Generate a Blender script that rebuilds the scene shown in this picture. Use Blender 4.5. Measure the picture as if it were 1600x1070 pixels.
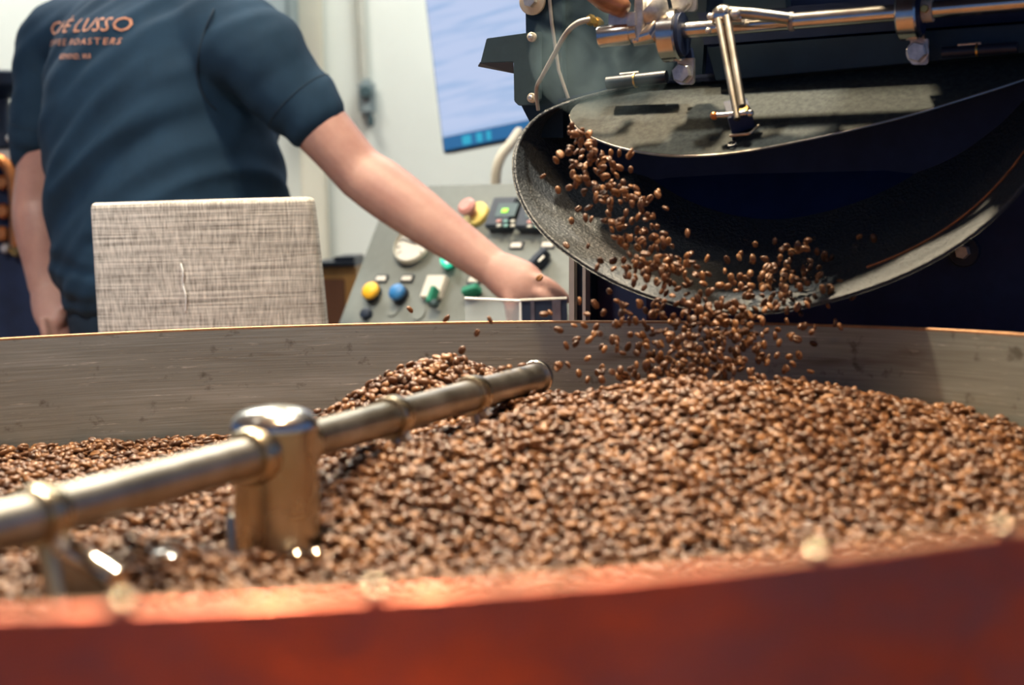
import bpy, bmesh, math, random
import numpy as np
from mathutils import Vector, Matrix, Euler, noise
from mathutils.bvhtree import BVHTree

random.seed(7)
rng = np.random.default_rng(7)
scene = bpy.context.scene
for o in list(bpy.data.objects):
    bpy.data.objects.remove(o)
COL = scene.collection

# ------------------------------------------------------------------ camera
F_PX, HORIZON, CZ, ROLL = 2700.0, 336.0, 1.06, -0.024
PITCH = math.atan((535.0 - HORIZON) / F_PX)
FWD = Vector((0, math.cos(PITCH), -math.sin(PITCH)))
UPV = Vector((0, math.sin(PITCH), math.cos(PITCH)))
XR = Vector((1, 0, 0))
cr, sr = math.cos(ROLL), math.sin(ROLL)
CAM_R = XR * cr + UPV * sr
CAM_U = -XR * sr + UPV * cr
CAM_P = Vector((0, 0, CZ))
cam_data = bpy.data.cameras.new('camera')
cam = bpy.data.objects.new('camera', cam_data)
COL.objects.link(cam)
m = Matrix((CAM_R, CAM_U, -FWD)).transposed().to_4x4()
m.translation = CAM_P
cam.matrix_world = m
cam_data.sensor_width = 36.0
cam_data.lens = F_PX * 36.0 / 1600.0
cam_data.clip_start = 0.02
cam_data.clip_end = 60
cam_data.dof.use_dof = True
cam_data.dof.focus_distance = 2.15
cam_data.dof.aperture_fstop = 4.3
scene.camera = cam

# ------------------------------------------------------------------ world, exposure, main lamps
scene.view_settings.view_transform = 'Standard'
scene.view_settings.look = 'None'
scene.view_settings.gamma = 1.0
scene.view_settings.use_curve_mapping = False
scene.view_settings.exposure = 0.0
world = bpy.data.worlds.new('world')
scene.world = world
world.use_nodes = True
bg = world.node_tree.nodes['Background']
bg.inputs[0].default_value = (0.10, 0.19, 0.42, 1)
bg.inputs[1].default_value = 0.68


def area_lamp(name, loc, aim, size, power, colour, spread=180):
    d = bpy.data.lights.new(name, 'AREA')
    d.shape = 'DISK'
    d.size = size
    d.energy = power
    d.color = colour
    d.spread = math.radians(spread)
    o = bpy.data.objects.new(name, d)
    COL.objects.link(o)
    o.location = loc
    o.rotation_euler = (Vector(aim) - Vector(loc)).to_track_quat('-Z', 'Y').to_euler()
    return o


LAMPS = [  # name, position, aim, diameter, watts, colour, spread
    ('ceiling_lamp_over_roaster', (0.42, 1.95, 2.85), (0.25, 1.75, 0.9), 0.10, 19, (1.0, 0.90, 0.74), 120),
    ('ceiling_lamp_over_tray', (-0.30, 2.35, 2.85), (0.15, 1.35, 0.8), 0.12, 78, (1.0, 0.79, 0.53), 140),
    ('ceiling_lamp_over_console', (-0.9, 3.75, 2.85), (-0.5, 3.3, 1.0), 0.7, 34, (1.0, 0.95, 0.86), 180),
    ('fill_lamp_back_wall', (-1.5, 4.2, 2.85), (-1.2, 4.8, 1.3), 0.9, 26, (0.94, 1.0, 0.95), 180),  # added to brighten the left of the back wall
    ('fill_lamp_screen_wall', (0.3, 4.2, 2.85), (0.0, 4.8, 1.3), 0.9, 34, (0.94, 1.0, 0.95), 180),  # added to brighten the wall around the screen
    ('fill_lamp_stool', (-1.25, 1.3, 2.85), (-0.8, 2.7, 1.0), 0.4, 10, (1.0, 0.95, 0.88), 62),  # added neutral fill for the stool and the man
    ('fill_lamp_warm', (0.30, 0.95, 2.85), (0.18, 1.30, 0.8), 0.2, 7, (1.0, 0.66, 0.36), 60),  # added to give the front beans a golden tone
    ('fill_lamp_copper', (0.05, -0.75, 2.85), (0.07, 0.05, 0.0), 0.25, 58, (1.0, 0.66, 0.38), 15),  # added: narrow pool on the floor for the copper to reflect
]
for nm, lc, am, sz, pw, cl, sp in LAMPS:
    area_lamp(nm, lc, am, sz, pw, cl, sp)


# ------------------------------------------------------------------ pixel -> place
def ray(px, py):
    a, b = px - 800.0, py - 535.0
    return (FWD + CAM_R * (a / F_PX) - CAM_U * (b / F_PX))


def P(px, py, Y):
    d = ray(px, py)
    return CAM_P + d * (Y / d.y)


def hit(px, py, pt, n):
    d = ray(px, py)
    t = (pt - CAM_P).dot(n) / d.dot(n)
    return CAM_P + d * t


def to_px(p):
    v = Vector(p) - CAM_P
    d = v.dot(FWD)
    return 800 + F_PX * v.dot(CAM_R) / d, 535 - F_PX * v.dot(CAM_U) / d, d


# ------------------------------------------------------------------ materials
def mat(name, col, rough=0.5, metal=0.0, var=0.0, vscale=20.0, col2=None, bump=0.0, bscale=80.0,
        stretch=None, emit=None, estr=0.0, spec=0.5, alpha=None, trans=0.0, ior=1.45, coat=0.0, rvar=0.0, sss=0.0):
    m = bpy.data.materials.new(name)
    m.use_nodes = True
    nt = m.node_tree
    b = nt.nodes['Principled BSDF']
    c4 = (*col, 1)
    b.inputs['Base Color'].default_value = c4
    b.inputs['Roughness'].default_value = rough
    b.inputs['Metallic'].default_value = metal
    b.inputs['Specular IOR Level'].default_value = spec
    b.inputs['IOR'].default_value = ior
    b.inputs['Transmission Weight'].default_value = trans
    b.inputs['Coat Weight'].default_value = coat
    if sss:
        b.inputs['Subsurface Weight'].default_value = sss
        b.inputs['Subsurface Radius'].default_value = (0.01, 0.004, 0.002)
    if alpha is not None:
        b.inputs['Alpha'].default_value = alpha
    if emit:
        b.inputs['Emission Color'].default_value = (*emit, 1)
        b.inputs['Emission Strength'].default_value = estr
    tc = None
    if var or bump or rvar:
        tc = nt.nodes.new('ShaderNodeTexCoord')
        mp = nt.nodes.new('ShaderNodeMapping')
        nt.links.new(tc.outputs['Object'], mp.inputs[0])
        if stretch:
            mp.inputs['Scale'].default_value = stretch
    if var:
        nz = nt.nodes.new('ShaderNodeTexNoise')
        nz.inputs['Scale'].default_value = vscale
        nz.inputs['Detail'].default_value = 6
        nz.inputs['Roughness'].default_value = 0.65
        nt.links.new(mp.outputs[0], nz.inputs['Vector'])
        rp = nt.nodes.new('ShaderNodeValToRGB')
        c2 = col2 if col2 else tuple(max(0, c * (1 - var)) for c in col)
        rp.color_ramp.elements[0].color = (*c2, 1)
        rp.color_ramp.elements[0].position = 0.32
        rp.color_ramp.elements[1].color = (*(tuple(min(1, c * (1 + var * .6)) for c in col) if not col2 else col), 1)
        rp.color_ramp.elements[1].position = 0.68
        nt.links.new(nz.outputs['Fac'], rp.inputs[0])
        nt.links.new(rp.outputs[0], b.inputs['Base Color'])
        if rvar:
            mr = nt.nodes.new('ShaderNodeMapRange')
            mr.inputs['To Min'].default_value = max(0.02, rough - rvar)
            mr.inputs['To Max'].default_value = min(1, rough + rvar)
            nt.links.new(nz.outputs['Fac'], mr.inputs[0])
            nt.links.new(mr.outputs[0], b.inputs['Roughness'])
    if bump:
        n2 = nt.nodes.new('ShaderNodeTexNoise')
        n2.inputs['Scale'].default_value = bscale
        n2.inputs['Detail'].default_value = 4
        nt.links.new(mp.outputs[0], n2.inputs['Vector'])
        bp = nt.nodes.new('ShaderNodeBump')
        bp.inputs['Strength'].default_value = bump
        bp.inputs['Distance'].default_value = 0.004
        nt.links.new(n2.outputs['Fac'], bp.inputs['Height'])
        nt.links.new(bp.outputs[0], b.inputs['Normal'])
    return m


M = {}
M['wall'] = mat('white_wall_paint', (0.74, 0.77, 0.72), 0.85, var=0.05, vscale=2.5)
M['wall_trim'] = mat('cream_trim_paint', (0.66, 0.63, 0.52), 0.7, var=0.06, vscale=3)
M['ceiling'] = mat('ceiling_paint', (0.6, 0.6, 0.57), 0.9, var=0.05, vscale=3)
M['floor'] = mat('warm_stained_floor', (0.42, 0.25, 0.14), 0.55, var=0.3, vscale=4, bump=0.1, bscale=30)
M['steel'] = mat('brushed_tray_steel', (0.46, 0.43, 0.36), 0.36, 0.9, var=0.35, vscale=9, col2=(0.27, 0.24, 0.19),
                 stretch=(1, 1, 7), bump=0.06, bscale=140, rvar=0.12)
M['steel_edge'] = mat('worn_bronze_rim_edge', (0.46, 0.27, 0.15), 0.6, 0.4, var=0.2, vscale=60)
M['copper'] = mat('copper_cladding', (0.84, 0.20, 0.11), 0.33, 0.9, var=0.25, vscale=5, bump=0.7, bscale=7, rvar=0.12)
for nd in M['copper'].node_tree.nodes:
    if nd.type == 'BUMP':
        nd.inputs['Distance'].default_value = 0.02       # hand-beaten dents
M['chrome'] = mat('polished_steel', (0.70, 0.67, 0.62), 0.20, 1.0, var=0.15, vscale=25, bump=0.03, bscale=60, rvar=0.08)
M['satin'] = mat('satin_steel', (0.52, 0.50, 0.46), 0.34, 1.0, var=0.3, vscale=18, col2=(0.30, 0.27, 0.21), rvar=0.1)
M['post'] = mat('worn_brassy_steel', (0.56, 0.49, 0.36), 0.27, 1.0, var=0.3, vscale=14, col2=(0.42, 0.33, 0.2), rvar=0.1)
M['zinc'] = mat('zinc_plated_bolt', (0.70, 0.68, 0.62), 0.4, 0.8, var=0.3, vscale=90, bump=0.1, bscale=150)
M['black_steel'] = mat('blue_black_painted_steel', (0.014, 0.029, 0.080), 0.6, 0.0, var=0.3, vscale=12, spec=0.35)
M['plate_teal'] = mat('blue_grey_painted_plate', (0.013, 0.034, 0.055), 0.5, 0.0, var=0.25, vscale=14, spec=0.4)
M['mouth_dark'] = mat('shade_dark_drum_mouth', (0.012, 0.026, 0.085), 0.8, var=0.2, vscale=20, spec=0.1)  # dark colour includes the shade inside the drum opening
M['bracket'] = mat('grey_green_painted_bracket', (0.055, 0.095, 0.105), 0.5, var=0.15, vscale=40)
M['lid'] = mat('dusty_dark_lid_steel', (0.052, 0.062, 0.060), 0.66, 0.0, var=0.45, vscale=160, col2=(0.024, 0.031, 0.033), spec=0.12,
               bump=0.08, bscale=300)
M['scoop'] = mat('oily_chute_steel', (0.062, 0.074, 0.084), 0.5, 0.15, var=0.5, vscale=230, col2=(0.03, 0.036, 0.042), bump=0.6, bscale=230)
M['rust'] = mat('orange_worn_seam', (0.42, 0.16, 0.06), 0.6, var=0.4, vscale=90)
M['brass'] = mat('brass_fitting', (0.62, 0.42, 0.13), 0.35, 1.0, var=0.2, vscale=60)
M['wood_handle'] = mat('varnished_brown_handle', (0.30, 0.13, 0.06), 0.3, var=0.35, vscale=30, stretch=(1, 1, 6), coat=0.4)
M['tube_grey'] = mat('grey_capillary_tube', (0.42, 0.38, 0.33), 0.4, 0.4, var=0.15, vscale=60)
M['black_plastic'] = mat('black_plastic', (0.012, 0.020, 0.038), 0.4, var=0.2, vscale=50)
M['panel'] = mat('grey_console_enamel', (0.165, 0.185, 0.175), 0.6, var=0.08, vscale=60)
M['white_plastic'] = mat('white_plastic', (0.72, 0.70, 0.64), 0.5, var=0.08, vscale=60)
M['yellow'] = mat('yellow_plastic', (0.86, 0.47, 0.025), 0.4, var=0.08, vscale=60)
M['pale_yellow'] = mat('faded_yellow_plastic', (0.70, 0.55, 0.16), 0.5, var=0.08, vscale=60)
M['blue'] = mat('blue_plastic', (0.03, 0.17, 0.42), 0.35, var=0.08, vscale=60)
M['green'] = mat('green_plastic', (0.02, 0.24, 0.15), 0.4, var=0.08, vscale=60)
M['red'] = mat('faded_red_plastic', (0.55, 0.25, 0.22), 0.4, var=0.08, vscale=60)
M['lit_green'] = mat('lit_green_lens', (0.05, 0.6, 0.4), 0.3, emit=(0.02, 0.75, 0.45), estr=0.8)
M['lit_white'] = mat('lit_lens_centre', (0.8, 0.95, 0.95), 0.3, emit=(0.8, 1.0, 0.97), estr=1.0)
M['digits'] = mat('green_led_digits', (0.3, 0.8, 0.05), 0.4, emit=(0.30, 0.80, 0.02), estr=0.7)
M['teal_key'] = mat('teal_key', (0.15, 0.32, 0.30), 0.5, var=0.1, vscale=60)
M['acrylic'] = mat('clear_acrylic', (0.75, 0.88, 0.92), 0.12, trans=0.0, alpha=0.16, spec=0.5)
M['acrylic_edge'] = mat('polished_acrylic_edge', (0.82, 0.84, 0.82), 0.3, var=0.05, vscale=80)
M['wood'] = mat('honey_wood', (0.52, 0.30, 0.11), 0.5, var=0.25, vscale=18, stretch=(1, 1, 0.15))
M['dark_wood'] = mat('dark_brown_wood', (0.16, 0.075, 0.045), 0.5, var=0.25, vscale=18, stretch=(1, 1, 0.15))
M['copper_pipe'] = mat('copper_pipe', (0.72, 0.27, 0.09), 0.35, 0.9, var=0.2, vscale=30)
M['skin'] = mat('skin', (0.44, 0.258, 0.208), 0.52, var=0.18, vscale=16, col2=(0.34, 0.18, 0.15), bump=0.12, bscale=120, sss=0.12)
M['shirt'] = mat('faded_navy_cotton', (0.012, 0.033, 0.063), 0.85, var=0.22, vscale=9, bump=0.12, bscale=420, spec=0.2)
M['print'] = mat('copper_shirt_print', (0.50, 0.23, 0.14), 0.7, var=0.35, vscale=160)
M['trousers'] = mat('dark_navy_denim', (0.014, 0.027, 0.045), 0.85, var=0.25, vscale=14, bump=0.15, bscale=380, spec=0.2)
M['hair'] = mat('grey_brown_hair', (0.12, 0.09, 0.07), 0.6, var=0.4, vscale=60, stretch=(1, 1, 0.2), bump=0.4, bscale=160)
M['shoe'] = mat('black_shoe_leather', (0.02, 0.02, 0.022), 0.45, var=0.2, vscale=30)
M['eye'] = mat('eye_white', (0.75, 0.73, 0.70), 0.25, var=0.05, vscale=60)
M['conduit'] = mat('cream_conduit', (0.50, 0.50, 0.44), 0.6, var=0.08, vscale=30)
M['grey_box'] = mat('blue_grey_cabinet_paint', (0.25, 0.30, 0.31), 0.6, var=0.08, vscale=10)
M['hose'] = mat('cream_hose', (0.60, 0.54, 0.42), 0.5, var=0.1, vscale=40)
M['lamp_glow'] = mat('lamp_glass', (1, 0.95, 0.85), 0.4, emit=(1, 0.93, 0.8), estr=3.0)


def fabric_mat():
    m = mat('woven_beige_tweed', (0.50, 0.45, 0.37), 0.9, spec=0.2)
    nt = m.node_tree
    b = nt.nodes['Principled BSDF']
    tc = nt.nodes.new('ShaderNodeTexCoord')
    outs = []
    for sc in ((420, 420, 14), (9, 9, 460)):
        mp = nt.nodes.new('ShaderNodeMapping')
        mp.inputs['Scale'].default_value = sc
        nz = nt.nodes.new('ShaderNodeTexNoise')
        nz.inputs['Scale'].default_value = 1.0
        nz.inputs['Detail'].default_value = 3
        nt.links.new(tc.outputs['Object'], mp.inputs[0])
        nt.links.new(mp.outputs[0], nz.inputs['Vector'])
        outs.append(nz.outputs['Fac'])
    ad = nt.nodes.new('ShaderNodeMath')
    ad.operation = 'ADD'
    nt.links.new(outs[0], ad.inputs[0])
    nt.links.new(outs[1], ad.inputs[1])
    rp = nt.nodes.new('ShaderNodeValToRGB')
    rp.color_ramp.elements[0].position = 0.36
    rp.color_ramp.elements[0].color = (0.20, 0.185, 0.16, 1)
    rp.color_ramp.elements[1].position = 0.64
    rp.color_ramp.elements[1].color = (0.72, 0.68, 0.60, 1)
    hf = nt.nodes.new('ShaderNodeMath')
    hf.operation = 'MULTIPLY'
    hf.inputs[1].default_value = 0.5
    nt.links.new(ad.outputs[0], hf.inputs[0])
    nt.links.new(hf.outputs[0], rp.inputs[0])
    nt.links.new(rp.outputs[0], b.inputs['Base Color'])
    bp = nt.nodes.new('ShaderNodeBump')
    bp.inputs['Strength'].default_value = 0.5
    bp.inputs['Distance'].default_value = 0.002
    nt.links.new(hf.outputs[0], bp.inputs['Height'])
    nt.links.new(bp.outputs[0], b.inputs['Normal'])
    return m


def bean_mat():
    m = mat('roasted_bean', (0.2, 0.09, 0.04), 0.37, spec=0.5)
    nt = m.node_tree
    b = nt.nodes['Principled BSDF']
    oi = nt.nodes.new('ShaderNodeObjectInfo')
    rp = nt.nodes.new('ShaderNodeValToRGB')
    e = rp.color_ramp.elements
    e[0].color = (0.070, 0.031, 0.016, 1)
    e[1].color = (0.29, 0.140, 0.056, 1)
    k = e.new(0.6)
    k.color = (0.155, 0.068, 0.030, 1)
    nt.links.new(oi.outputs['Random'], rp.inputs[0])
    tc = nt.nodes.new('ShaderNodeTexCoord')
    nz = nt.nodes.new('ShaderNodeTexNoise')
    nz.inputs['Scale'].default_value = 260
    nz.inputs['Detail'].default_value = 3
    nt.links.new(tc.outputs['Object'], nz.inputs['Vector'])
    mx = nt.nodes.new('ShaderNodeMix')
    mx.data_type = 'RGBA'
    mx.blend_type = 'MULTIPLY'
    mx.inputs['Factor'].default_value = 0.35
    nt.links.new(rp.outputs[0], mx.inputs[6])
    nt.links.new(nz.outputs['Fac'], mx.inputs[7])
    nt.links.new(mx.outputs[2], b.inputs['Base Color'])
    return m


def screen_mat():
    m = mat('lit_screen', (0.02, 0.02, 0.03), 0.3)
    nt = m.node_tree
    b = nt.nodes['Principled BSDF']
    tc = nt.nodes.new('ShaderNodeTexCoord')
    mp = nt.nodes.new('ShaderNodeMapping')
    mp.inputs['Scale'].default_value = (3.0, 26, 1)
    nz = nt.nodes.new('ShaderNodeTexNoise')
    nz.inputs['Scale'].default_value = 1.0
    nz.inputs['Detail'].default_value = 5
    nt.links.new(tc.outputs['UV'], mp.inputs[0])
    nt.links.new(mp.outputs[0], nz.inputs['Vector'])
    rp = nt.nodes.new('ShaderNodeValToRGB')
    rp.color_ramp.elements[0].position = 0.34
    rp.color_ramp.elements[0].color = (0.33, 0.49, 0.76, 1)
    rp.color_ramp.elements[1].position = 0.52
    rp.color_ramp.elements[1].color = (0.52, 0.62, 0.86, 1)
    nt.links.new(nz.outputs['Fac'], rp.inputs[0])
    nt.links.new(rp.outputs[0], b.inputs['Emission Color'])
    b.inputs['Emission Strength'].default_value = 0.95
    return m




def tray_steel():
    m = mat('scratched_tray_steel', (0.4, 0.38, 0.32), 0.33, 0.45)
    nt = m.node_tree
    L = nt.links.new
    b = nt.nodes['Principled BSDF']
    tc = nt.nodes.new('ShaderNodeTexCoord')

    def nz(scale, detail=5, rough=.6):
        mp = nt.nodes.new('ShaderNodeMapping')
        mp.inputs['Scale'].default_value = scale
        n = nt.nodes.new('ShaderNodeTexNoise')
        n.inputs['Scale'].default_value = 1
        n.inputs['Detail'].default_value = detail
        n.inputs['Roughness'].default_value = rough
        L(tc.outputs['UV'], mp.inputs[0])
        L(mp.outputs[0], n.inputs['Vector'])
        return n.outputs['Fac']

    def ramp(fac, stops):
        r = nt.nodes.new('ShaderNodeValToRGB')
        e = r.color_ramp.elements
        e[0].position, e[0].color = stops[0][0], (*stops[0][1], 1)
        e[1].position, e[1].color = stops[-1][0], (*stops[-1][1], 1)
        for p_, c_ in stops[1:-1]:
            k = e.new(p_)
            k.color = (*c_, 1)
        L(fac, r.inputs[0])
        return r.outputs[0]

    def mix(mode, f, a_, b_):
        x = nt.nodes.new('ShaderNodeMix')
        x.data_type = 'RGBA'
        x.blend_type = mode
        x.inputs['Factor'].default_value = f
        L(a_, x.inputs[6])
        L(b_, x.inputs[7])
        return x.outputs[2]
    stain = ramp(nz((2.2, 17, 1), 4), [(.34, (.20, .185, .155)), (.42, (.37, .41, .39)), (.56, (.41, .46, .445)), (.68, (.52, .58, .57))])
    brush = ramp(nz((7, 420, 1), 3), [(.3, (.72, .70, .66)), (.7, (1, 1, 1))])
    scr = ramp(nz((13, 210, 1), 6, .8), [(.60, (0, 0, 0)), (.66, (.34, .34, .32))])
    blot = ramp(nz((34, 40, 1), 4), [(.30, (.42, .38, .34)), (.40, (1, 1, 1))])
    c = mix('MULTIPLY', 1, stain, brush)
    c = mix('MULTIPLY', .8, c, blot)
    c = mix('ADD', 1, c, scr)
    L(c, b.inputs['Base Color'])
    mr = nt.nodes.new('ShaderNodeMapRange')
    mr.inputs['To Min'].default_value = .22
    mr.inputs['To Max'].default_value = .46
    L(nz((5, 60, 1)), mr.inputs[0])
    L(mr.outputs[0], b.inputs['Roughness'])
    bp = nt.nodes.new('ShaderNodeBump')
    bp.inputs['Strength'].default_value = .12
    bp.inputs['Distance'].default_value = .002
    L(nz((9, 500, 1), 3), bp.inputs['Height'])
    L(bp.outputs[0], b.inputs['Normal'])
    return m


M['tray_steel'] = tray_steel()
M['tweed'] = fabric_mat()
M['bean'] = bean_mat()
M['screen'] = screen_mat()
M['taskbar'] = mat('lit_blue_taskbar', (0.02, 0.05, 0.1), 0.3, emit=(0.015, 0.12, 0.30), estr=0.9)
M['tasklight'] = mat('lit_cyan_taskbar_tab', (0.02, 0.1, 0.15), 0.3, emit=(0.03, 0.42, 0.62), estr=0.8)
M['bed'] = mat('bean_gap_shade', (0.022, 0.013, 0.012), 0.7, var=0.3, vscale=120)  # dark colour stands in for shade in the gaps between beans

# ------------------------------------------------------------------ object helpers
WLOC = {}


def thing(name, label, cat, loc, group=None):
    o = bpy.data.objects.new(name, None)
    o.empty_display_size = 0.05
    COL.objects.link(o)
    o.location = loc
    WLOC[o.name] = Vector(loc)
    tag(o, label, cat, group)
    return o


def tag(o, label=None, cat=None, group=None, kind=None):
    if label:
        o['label'] = label
    if cat:
        o['category'] = cat
    if group:
        o['group'] = group
    if kind:
        o['kind'] = kind
    return o


def put(name, me, material, parent=None, label=None, smooth=True, kind=None):
    """link a mesh whose vertices are in world space, with its origin at its own middle"""
    n = len(me.vertices)
    co = np.empty(n * 3)
    me.vertices.foreach_get('co', co)
    co = co.reshape(-1, 3)
    c = (co.min(0) + co.max(0)) / 2
    me.vertices.foreach_set('co', (co - c).ravel())
    me.update()
    if material is not None:
        me.materials.clear()
        me.materials.append(M[material] if isinstance(material, str) else material)
    if smooth:
        me.polygons.foreach_set('use_smooth', [True] * len(me.polygons))
        try:
            me.set_sharp_from_angle(angle=math.radians(38))
        except Exception:
            pass
    o = bpy.data.objects.new(name, me)
    me.name = name
    COL.objects.link(o)
    w = Vector(c)
    WLOC[o.name] = w
    if parent is not None:
        o.parent = parent
        o.location = w - WLOC[parent.name]
    else:
        o.location = w
    if label:
        o['label'] = label
    if kind:
        o['kind'] = kind
    return o


class MB:
    def __init__(s):
        s.v, s.f = [], []

    def add(s, vs, fs):
        b = len(s.v)
        s.v += [tuple(v) for v in vs]
        s.f += [tuple(i + b for i in f) for f in fs]
        return s

    def hexa(s, c8):
        return s.add(c8, [(0, 3, 2, 1), (4, 5, 6, 7), (0, 1, 5, 4), (1, 2, 6, 5), (2, 3, 7, 6), (3, 0, 4, 7)])

    def obox(s, c, ax, ay, az):
        """oriented box; half-axis vectors"""
        c, ax, ay, az = map(Vector, (c, ax, ay, az))
        return s.hexa([c - ax - ay - az, c + ax - ay - az, c + ax + ay - az, c - ax + ay - az,
                       c - ax - ay + az, c + ax - ay + az, c + ax + ay + az, c - ax + ay + az])

    def box(s, x0, x1, y0, y1, z0, z1):
        return s.obox(((x0 + x1) / 2, (y0 + y1) / 2, (z0 + z1) / 2), ((x1 - x0) / 2, 0, 0), (0, (y1 - y0) / 2, 0), (0, 0, (z1 - z0) / 2))

    def rings(s, rs, cap=True, closed=False):
        n = len(rs[0])
        vs = [p for r in rs for p in r]
        fs = []
        k = len(rs)
        for i in range(k if closed else k - 1):
            j = (i + 1) % k
            for a in range(n):
                b = (a + 1) % n
                fs.append((i * n + a, i * n + b, j * n + b, j * n + a))
        if cap and not closed:
            fs.append(tuple(range(n - 1, -1, -1)))
            fs.append(tuple((k - 1) * n + a for a in range(n)))
        return s.add(vs, fs)

    def tube(s, pts, r, n=16, cap=True, flat=1.0):
        pts = [Vector(p) for p in pts]
        rr = r if isinstance(r, (list, tuple)) else [r] * len(pts)
        t0 = (pts[1] - pts[0]).normalized()
        u = t0.orthogonal().normalized()
        rs = []
        for i, p in enumerate(pts):
            t = (pts[min(i + 1, len(pts) - 1)] - pts[max(i - 1, 0)]).normalized()
            u = (u - t * u.dot(t)).normalized()
            w = t.cross(u)
            rs.append([p + (u * math.cos(a) + w * math.sin(a) * flat) * rr[i] for a in [2 * math.pi * k / n for k in range(n)]])
        return s.rings(rs, cap)

    def lathe(s, base, axis, prof, n=32, cap=True):
        """prof: (radius, height) pairs along the axis"""
        base, axis = Vector(base), Vector(axis).normalized()
        u = axis.orthogonal().normalized()
        w = axis.cross(u)
        rs = [[base + axis * h + (u * math.cos(a) + w * math.sin(a)) * max(r, 1e-5) for a in [2 * math.pi * k / n for k in range(n)]] for r, h in prof]
        return s.rings(rs, cap)

    def prism(s, poly, d):
        """polygon (list of points) thickened by the vector d"""
        n = len(poly)
        d = Vector(d)
        return s.rings([[Vector(p) for p in poly], [Vector(p) + d for p in poly]])

    def ball(s, c, r, n=16, m_=10, sc=(1, 1, 1)):
        c = Vector(c)
        rs = []
        for i in range(m_ + 1):
            a = math.pi * i / m_
            rs.append([c + Vector((max(math.sin(a), 1e-4) * math.cos(b) * sc[0], max(math.sin(a), 1e-4) * math.sin(b) * sc[1], -math.cos(a) * sc[2])) * r
                       for b in [2 * math.pi * k / n for k in range(n)]])
        return s.rings(rs)

    def mesh(s, bevel=0.0, seg=2):
        me = bpy.data.meshes.new('m')
        me.from_pydata(s.v, [], s.f)
        bm = bmesh.new()
        bm.from_mesh(me)
        if bevel:
            es = [e for e in bm.edges if len(e.link_faces) == 2 and e.calc_face_angle(0) > 0.6]
            bmesh.ops.bevel(bm, geom=es, offset=bevel, segments=seg, affect='EDGES', clamp_overlap=True)
        bmesh.ops.recalc_face_normals(bm, faces=bm.faces)
        bm.to_mesh(me)
        bm.free()
        return me

    def build(s, name, material, parent=None, label=None, bevel=0.0, smooth=True, kind=None):
        return put(name, s.mesh(bevel), material, parent, label, smooth, kind)


def spline(pts, per=6):
    """Catmull-Rom through points (tuples of any length)"""
    a = np.array([list(p) for p in pts], float)
    out = []
    n = len(a)
    for i in range(n - 1):
        p0, p1, p2, p3 = a[max(i - 1, 0)], a[i], a[i + 1], a[min(i + 2, n - 1)]
        for k in range(per):
            t = k / per
            out.append(.5 * ((2 * p1) + (p2 - p0) * t + (2 * p0 - 5 * p1 + 4 * p2 - p3) * t * t + (-p0 + 3 * p1 - 3 * p2 + p3) * t ** 3))
    out.append(a[-1])
    return [tuple(p) for p in out]


def hexbolt(mb, c, axis, r, h, n=6):
    mb.lathe(c, axis, [(r, 0), (r, h * .85), (r * .88, h)], n)


# ------------------------------------------------------------------ the setting
RX, RY, RR = -0.181, 1.296, 0.746          # cooling tray: centre and rim radius
RIM_Z = CZ - 0.124
BED_Z = RIM_Z - 0.130

fl = MB().box(-5, 4, -4, 5.1, -0.1, 0).build('floor', 'floor')
tag(fl, 'warm brown stained floor of the roasting room', None, kind='structure')
wb = MB().box(-5, 4, 5.0, 5.1, 0, 3.0).build('wall_back', 'wall')
tag(wb, 'white painted wall behind the man', None, kind='structure')
ce = MB().box(-5, 4, -4, 5.1, 3.0, 3.1).build('ceiling', 'ceiling')
tag(ce, 'pale ceiling above the roaster', None, kind='structure')
a, b = P(466, 100, 4.96), P(505, 100, 4.96)
tr = MB().box(a.x, b.x, 4.93, 4.999, 0, 2.995).build('trim_1', 'wall_trim', bevel=0.006)
tag(tr, 'cream vertical trim strip on the back wall', None, kind='structure')

# ceiling fixtures (out of frame, they carry the lamps, added fills included)
for i, (nm, lc, am, sz, pw, cl, sp) in enumerate(LAMPS):
    x, y, z = lc
    desc = ['above the roaster lid', 'above the cooling tray', 'above the man', 'added to brighten the far left of the back wall',
            'added to brighten the wall by the screen', 'added as fill for the stool and the man', 'added to warm the front of the beans', 'added to light the copper cladding'][i]
    f = thing('ceiling_light', 'round metal ceiling light ' + desc, 'ceiling light', (x, y, 2.999), 'ceiling lights')
    r = sz / 2 + 0.02
    MB().lathe((x, y, 2.9), (0, 0, 1), [(r + .02, -.02), (r + .02, .06), (r * .5, .099)], 32, cap=False).build('shade', 'black_steel', f)
    MB().lathe((x, y, 2.94), (0, 0, 1), [(r, 0), (r, .02)], 32).build('lamp_glass', 'lamp_glow', f)

# wall-mounted things
p = P(568, 150, 4.93)
th = thing('thermostat', 'small grey wall thermostat hanging on a cream conduit', 'thermostat', (p.x, 4.999, p.z))
MB().box(p.x - .018, p.x + .030, 4.95, 4.999, p.z - .055, p.z + .050).build('case', 'grey_box', th, bevel=0.012)
MB().lathe((p.x + .006, 4.95, p.z + .012), (0, -1, 0), [(.018, 0), (.018, .012), (.014, .016)], 20).build('dial', 'bracket', th)
MB().box(p.x + .008, p.x + .026, 4.94, 4.97, p.z - .085, p.z - .055).build('cable_gland', 'bracket', th, bevel=.004)
MB().tube([(p.x, 4.98, p.z + .05), (p.x - .01, 4.98, p.z + .5), (p.x - .012, 4.98, 2.99)], .013).build('conduit', 'conduit', th)
a, b = P(385, 66, 4.85), P(463, 66, 4.85)
gb = thing('wall_cabinet', 'blue-grey metal wall cabinet behind the man\'s shoulder', 'cabinet', (a.x, 4.999, a.z))
MB().box(a.x, b.x, 4.72, 4.999, a.z, a.z + .55).build('body', 'grey_box', gb, bevel=.008)
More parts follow.
